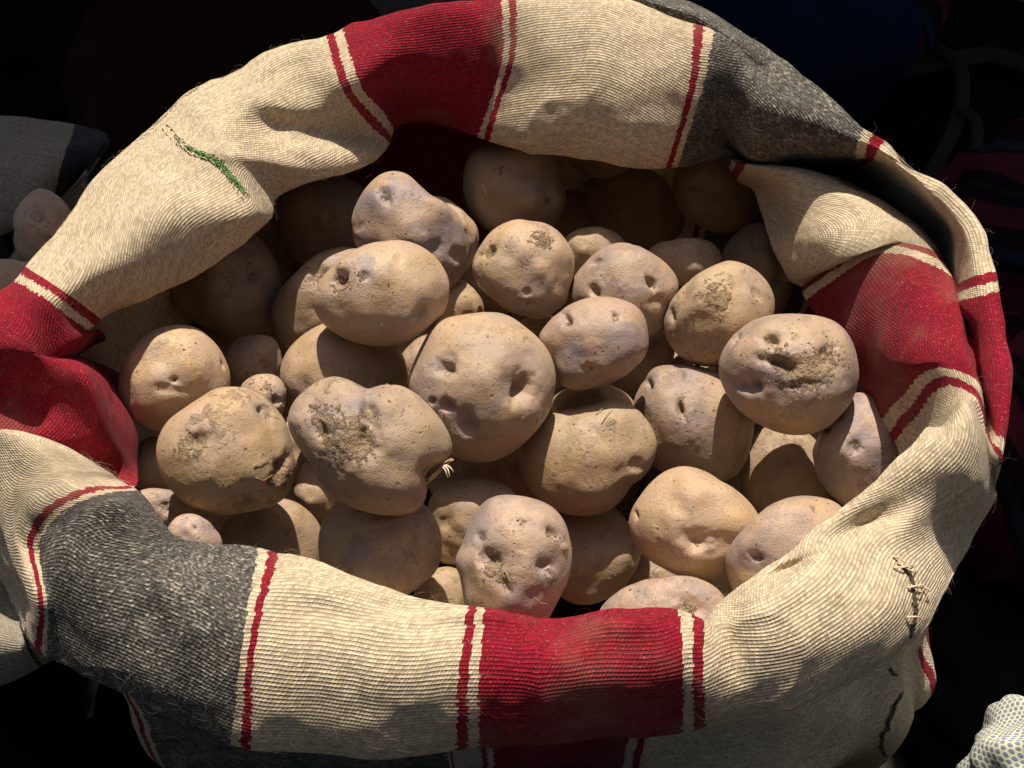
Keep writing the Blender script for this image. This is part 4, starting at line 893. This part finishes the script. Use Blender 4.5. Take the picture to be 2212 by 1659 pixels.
def dark_cloth(name, c, stripes=None, axis=0, scale=1.0):
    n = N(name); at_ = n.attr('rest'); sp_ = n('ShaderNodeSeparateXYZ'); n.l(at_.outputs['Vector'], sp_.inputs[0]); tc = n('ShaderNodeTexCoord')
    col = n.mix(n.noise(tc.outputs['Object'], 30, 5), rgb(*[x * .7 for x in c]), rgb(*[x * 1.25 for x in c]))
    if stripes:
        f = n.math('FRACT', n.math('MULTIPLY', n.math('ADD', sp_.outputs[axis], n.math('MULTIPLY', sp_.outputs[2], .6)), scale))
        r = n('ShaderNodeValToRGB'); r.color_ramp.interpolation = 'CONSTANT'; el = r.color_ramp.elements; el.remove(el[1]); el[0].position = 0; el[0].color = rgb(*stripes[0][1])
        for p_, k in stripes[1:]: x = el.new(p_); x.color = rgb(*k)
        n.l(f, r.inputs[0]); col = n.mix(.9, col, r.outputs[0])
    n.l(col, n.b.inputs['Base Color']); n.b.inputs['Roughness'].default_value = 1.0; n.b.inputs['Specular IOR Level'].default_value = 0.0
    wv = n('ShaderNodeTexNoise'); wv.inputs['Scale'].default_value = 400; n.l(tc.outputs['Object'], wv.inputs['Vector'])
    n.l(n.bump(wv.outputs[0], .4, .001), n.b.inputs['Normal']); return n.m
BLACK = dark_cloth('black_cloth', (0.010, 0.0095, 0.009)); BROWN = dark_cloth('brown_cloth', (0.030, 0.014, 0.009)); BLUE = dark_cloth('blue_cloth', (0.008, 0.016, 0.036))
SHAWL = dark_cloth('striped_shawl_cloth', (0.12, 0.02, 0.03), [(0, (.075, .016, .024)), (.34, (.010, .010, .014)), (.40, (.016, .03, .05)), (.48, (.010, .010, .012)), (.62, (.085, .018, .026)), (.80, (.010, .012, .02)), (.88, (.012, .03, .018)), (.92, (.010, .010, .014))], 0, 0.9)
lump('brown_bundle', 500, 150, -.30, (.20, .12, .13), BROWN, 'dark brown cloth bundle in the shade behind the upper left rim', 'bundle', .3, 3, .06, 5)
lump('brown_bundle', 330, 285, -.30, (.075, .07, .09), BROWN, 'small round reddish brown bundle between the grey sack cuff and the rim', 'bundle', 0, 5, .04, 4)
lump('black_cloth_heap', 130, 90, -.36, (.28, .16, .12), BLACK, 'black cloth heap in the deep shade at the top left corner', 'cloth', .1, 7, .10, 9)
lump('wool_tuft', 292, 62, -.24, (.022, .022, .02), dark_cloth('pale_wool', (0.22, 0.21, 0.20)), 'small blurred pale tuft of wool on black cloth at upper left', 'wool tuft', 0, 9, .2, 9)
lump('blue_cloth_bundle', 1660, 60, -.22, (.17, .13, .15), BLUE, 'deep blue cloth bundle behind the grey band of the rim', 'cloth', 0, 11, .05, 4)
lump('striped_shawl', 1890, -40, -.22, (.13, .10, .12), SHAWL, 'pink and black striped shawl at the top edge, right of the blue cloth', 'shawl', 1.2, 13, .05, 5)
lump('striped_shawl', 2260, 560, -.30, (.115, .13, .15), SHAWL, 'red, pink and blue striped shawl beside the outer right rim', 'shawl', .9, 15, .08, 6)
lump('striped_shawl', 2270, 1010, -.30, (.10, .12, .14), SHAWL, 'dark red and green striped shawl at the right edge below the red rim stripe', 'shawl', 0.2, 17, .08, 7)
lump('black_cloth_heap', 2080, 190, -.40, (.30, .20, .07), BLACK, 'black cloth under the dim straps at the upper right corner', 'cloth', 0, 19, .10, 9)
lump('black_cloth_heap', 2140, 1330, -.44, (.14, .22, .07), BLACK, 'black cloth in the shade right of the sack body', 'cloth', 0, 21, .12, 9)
heap = lump('black_cloth_heap', 150, 1680, -.34, (.17, .09, .11), BLACK, 'black creased cloth on the ground at the bottom left corner', 'cloth', 0, 23, .08, 5)
bm = bmesh.new(); bmesh.ops.create_icosphere(bm, subdivisions=5, radius=1.0); FV = np.array([v.co[:] for v in bm.verts]); FF = np.array([[v.index for v in f.verts] for f in bm.faces]); bm.free()  # unseen black lump added to keep skylight off the sack's base
FW3 = FV * (1 + .07 * noise(FV * 4, 91) + .04 * noise(FV * 9, 92))[:, None] * np.array((.46, .12, .20)) + np.array((-.02, -.385, -.32)); FW3[:, 2] = np.maximum(FW3[:, 2], -.457)
shade_lump_me = mesh_from('shade_lump', FW3 - np.array(heap.location), FF); fa = shade_lump_me.attributes.new('rest', 'FLOAT_VECTOR', 'POINT'); fa.data.foreach_set('vector', FV.astype(np.float32).ravel())
fo_ = bpy.data.objects.new('shade_lump', shade_lump_me); shade_lump_me.materials.append(BLACK); COL.objects.link(fo_); fo_.parent = heap
# straps lying over the black cloth
strap_m = dark_cloth('olive_strap', (0.04, 0.034, 0.024)); straps = empty('strap_tangle', at(2000, 200, -.32)); tag(straps, 'tangle of dim olive straps over black cloth at upper right', 'straps')
def ribbon(pts, wdt, seed):
    t = np.linspace(0, len(pts) - 1, 60); P = crom(t, [at(*q) for q in pts]); d = np.gradient(P, axis=0); d /= np.linalg.norm(d, axis=1, keepdims=True)
    sd_ = np.cross(d, np.array([0, -.5, .85])); sd_ /= np.linalg.norm(sd_, axis=1, keepdims=True); up = np.cross(sd_, d)
    ring = [(-1, -.1), (-1, .1), (-.5, .18), (.5, .18), (1, .1), (1, -.1)]
    G = np.stack([P + sd_ * a * wdt + up * b * wdt for a, b in ring], 1)
    return link('strap', grid_mesh('strap', G, None, None, False, True), strap_m, straps)
ribbon([(1790,168,-.30),(1900,160,-.29),(2050,130,-.29),(2150,120,-.3),(2250,160,-.31)], .011, 1)
ribbon([(1870,20,-.28),(1960,70,-.28),(2060,130,-.28),(2080,190,-.28),(2060,280,-.28),(2000,400,-.29)], .009, 2)
ribbon([(2075,230,-.27),(2110,270,-.275),(2100,340,-.28),(2050,430,-.29)], .007, 3)
ribbon([(2240,240,-.28),(2190,310,-.28),(2130,390,-.285),(2090,440,-.29)], .008, 4)
# dotted cloth bag in the bottom right corner
n = N('dotted_cloth'); tc = n('ShaderNodeTexCoord'); mp = n('ShaderNodeMapping'); mp.inputs['Scale'].default_value = (330, 330, 330); mp.inputs['Rotation'].default_value = (0.7, 0, 0.3); n.l(tc.outputs['Object'], mp.inputs['Vector'])
ra = n.attr('rest'); rx = n('ShaderNodeSeparateXYZ'); n.l(ra.outputs['Vector'], rx.inputs[0])
pa = n.math('MULTIPLY', n.math('ARCTAN2', rx.outputs[1], rx.outputs[0]), 17.0); pb = n.math('MULTIPLY', rx.outputs[2], 22.0)
rowp = n.math('MULTIPLY', n.math('FLOOR', pb), 0.5); fa = n.math('SUBTRACT', n.math('FRACT', n.math('ADD', pa, rowp)), 0.5); fb = n.math('SUBTRACT', n.math('FRACT', pb), 0.5)
dist = n.math('SQRT', n.math('ADD', n.math('MULTIPLY', fa, fa), n.math('MULTIPLY', fb, fb)))
dot = n.mapr(dist, .30, .42, 1, 0)
col = n.mix(n.math('MULTIPLY', dot, .85), rgb(.62, .60, .42), rgb(.12, .17, .33)); n.l(col, n.b.inputs['Base Color']); n.b.inputs['Roughness'].default_value = .9
n.l(n.bump(dot, .5, .0008), n.b.inputs['Normal'])
lump('dotted_bag', 2312, 1760, -.22, (.062, .075, .075), n.m, 'pale yellow bag with tiny blue dots, sunlit at the bottom right corner', 'bag', .4, 27, .08, 7)
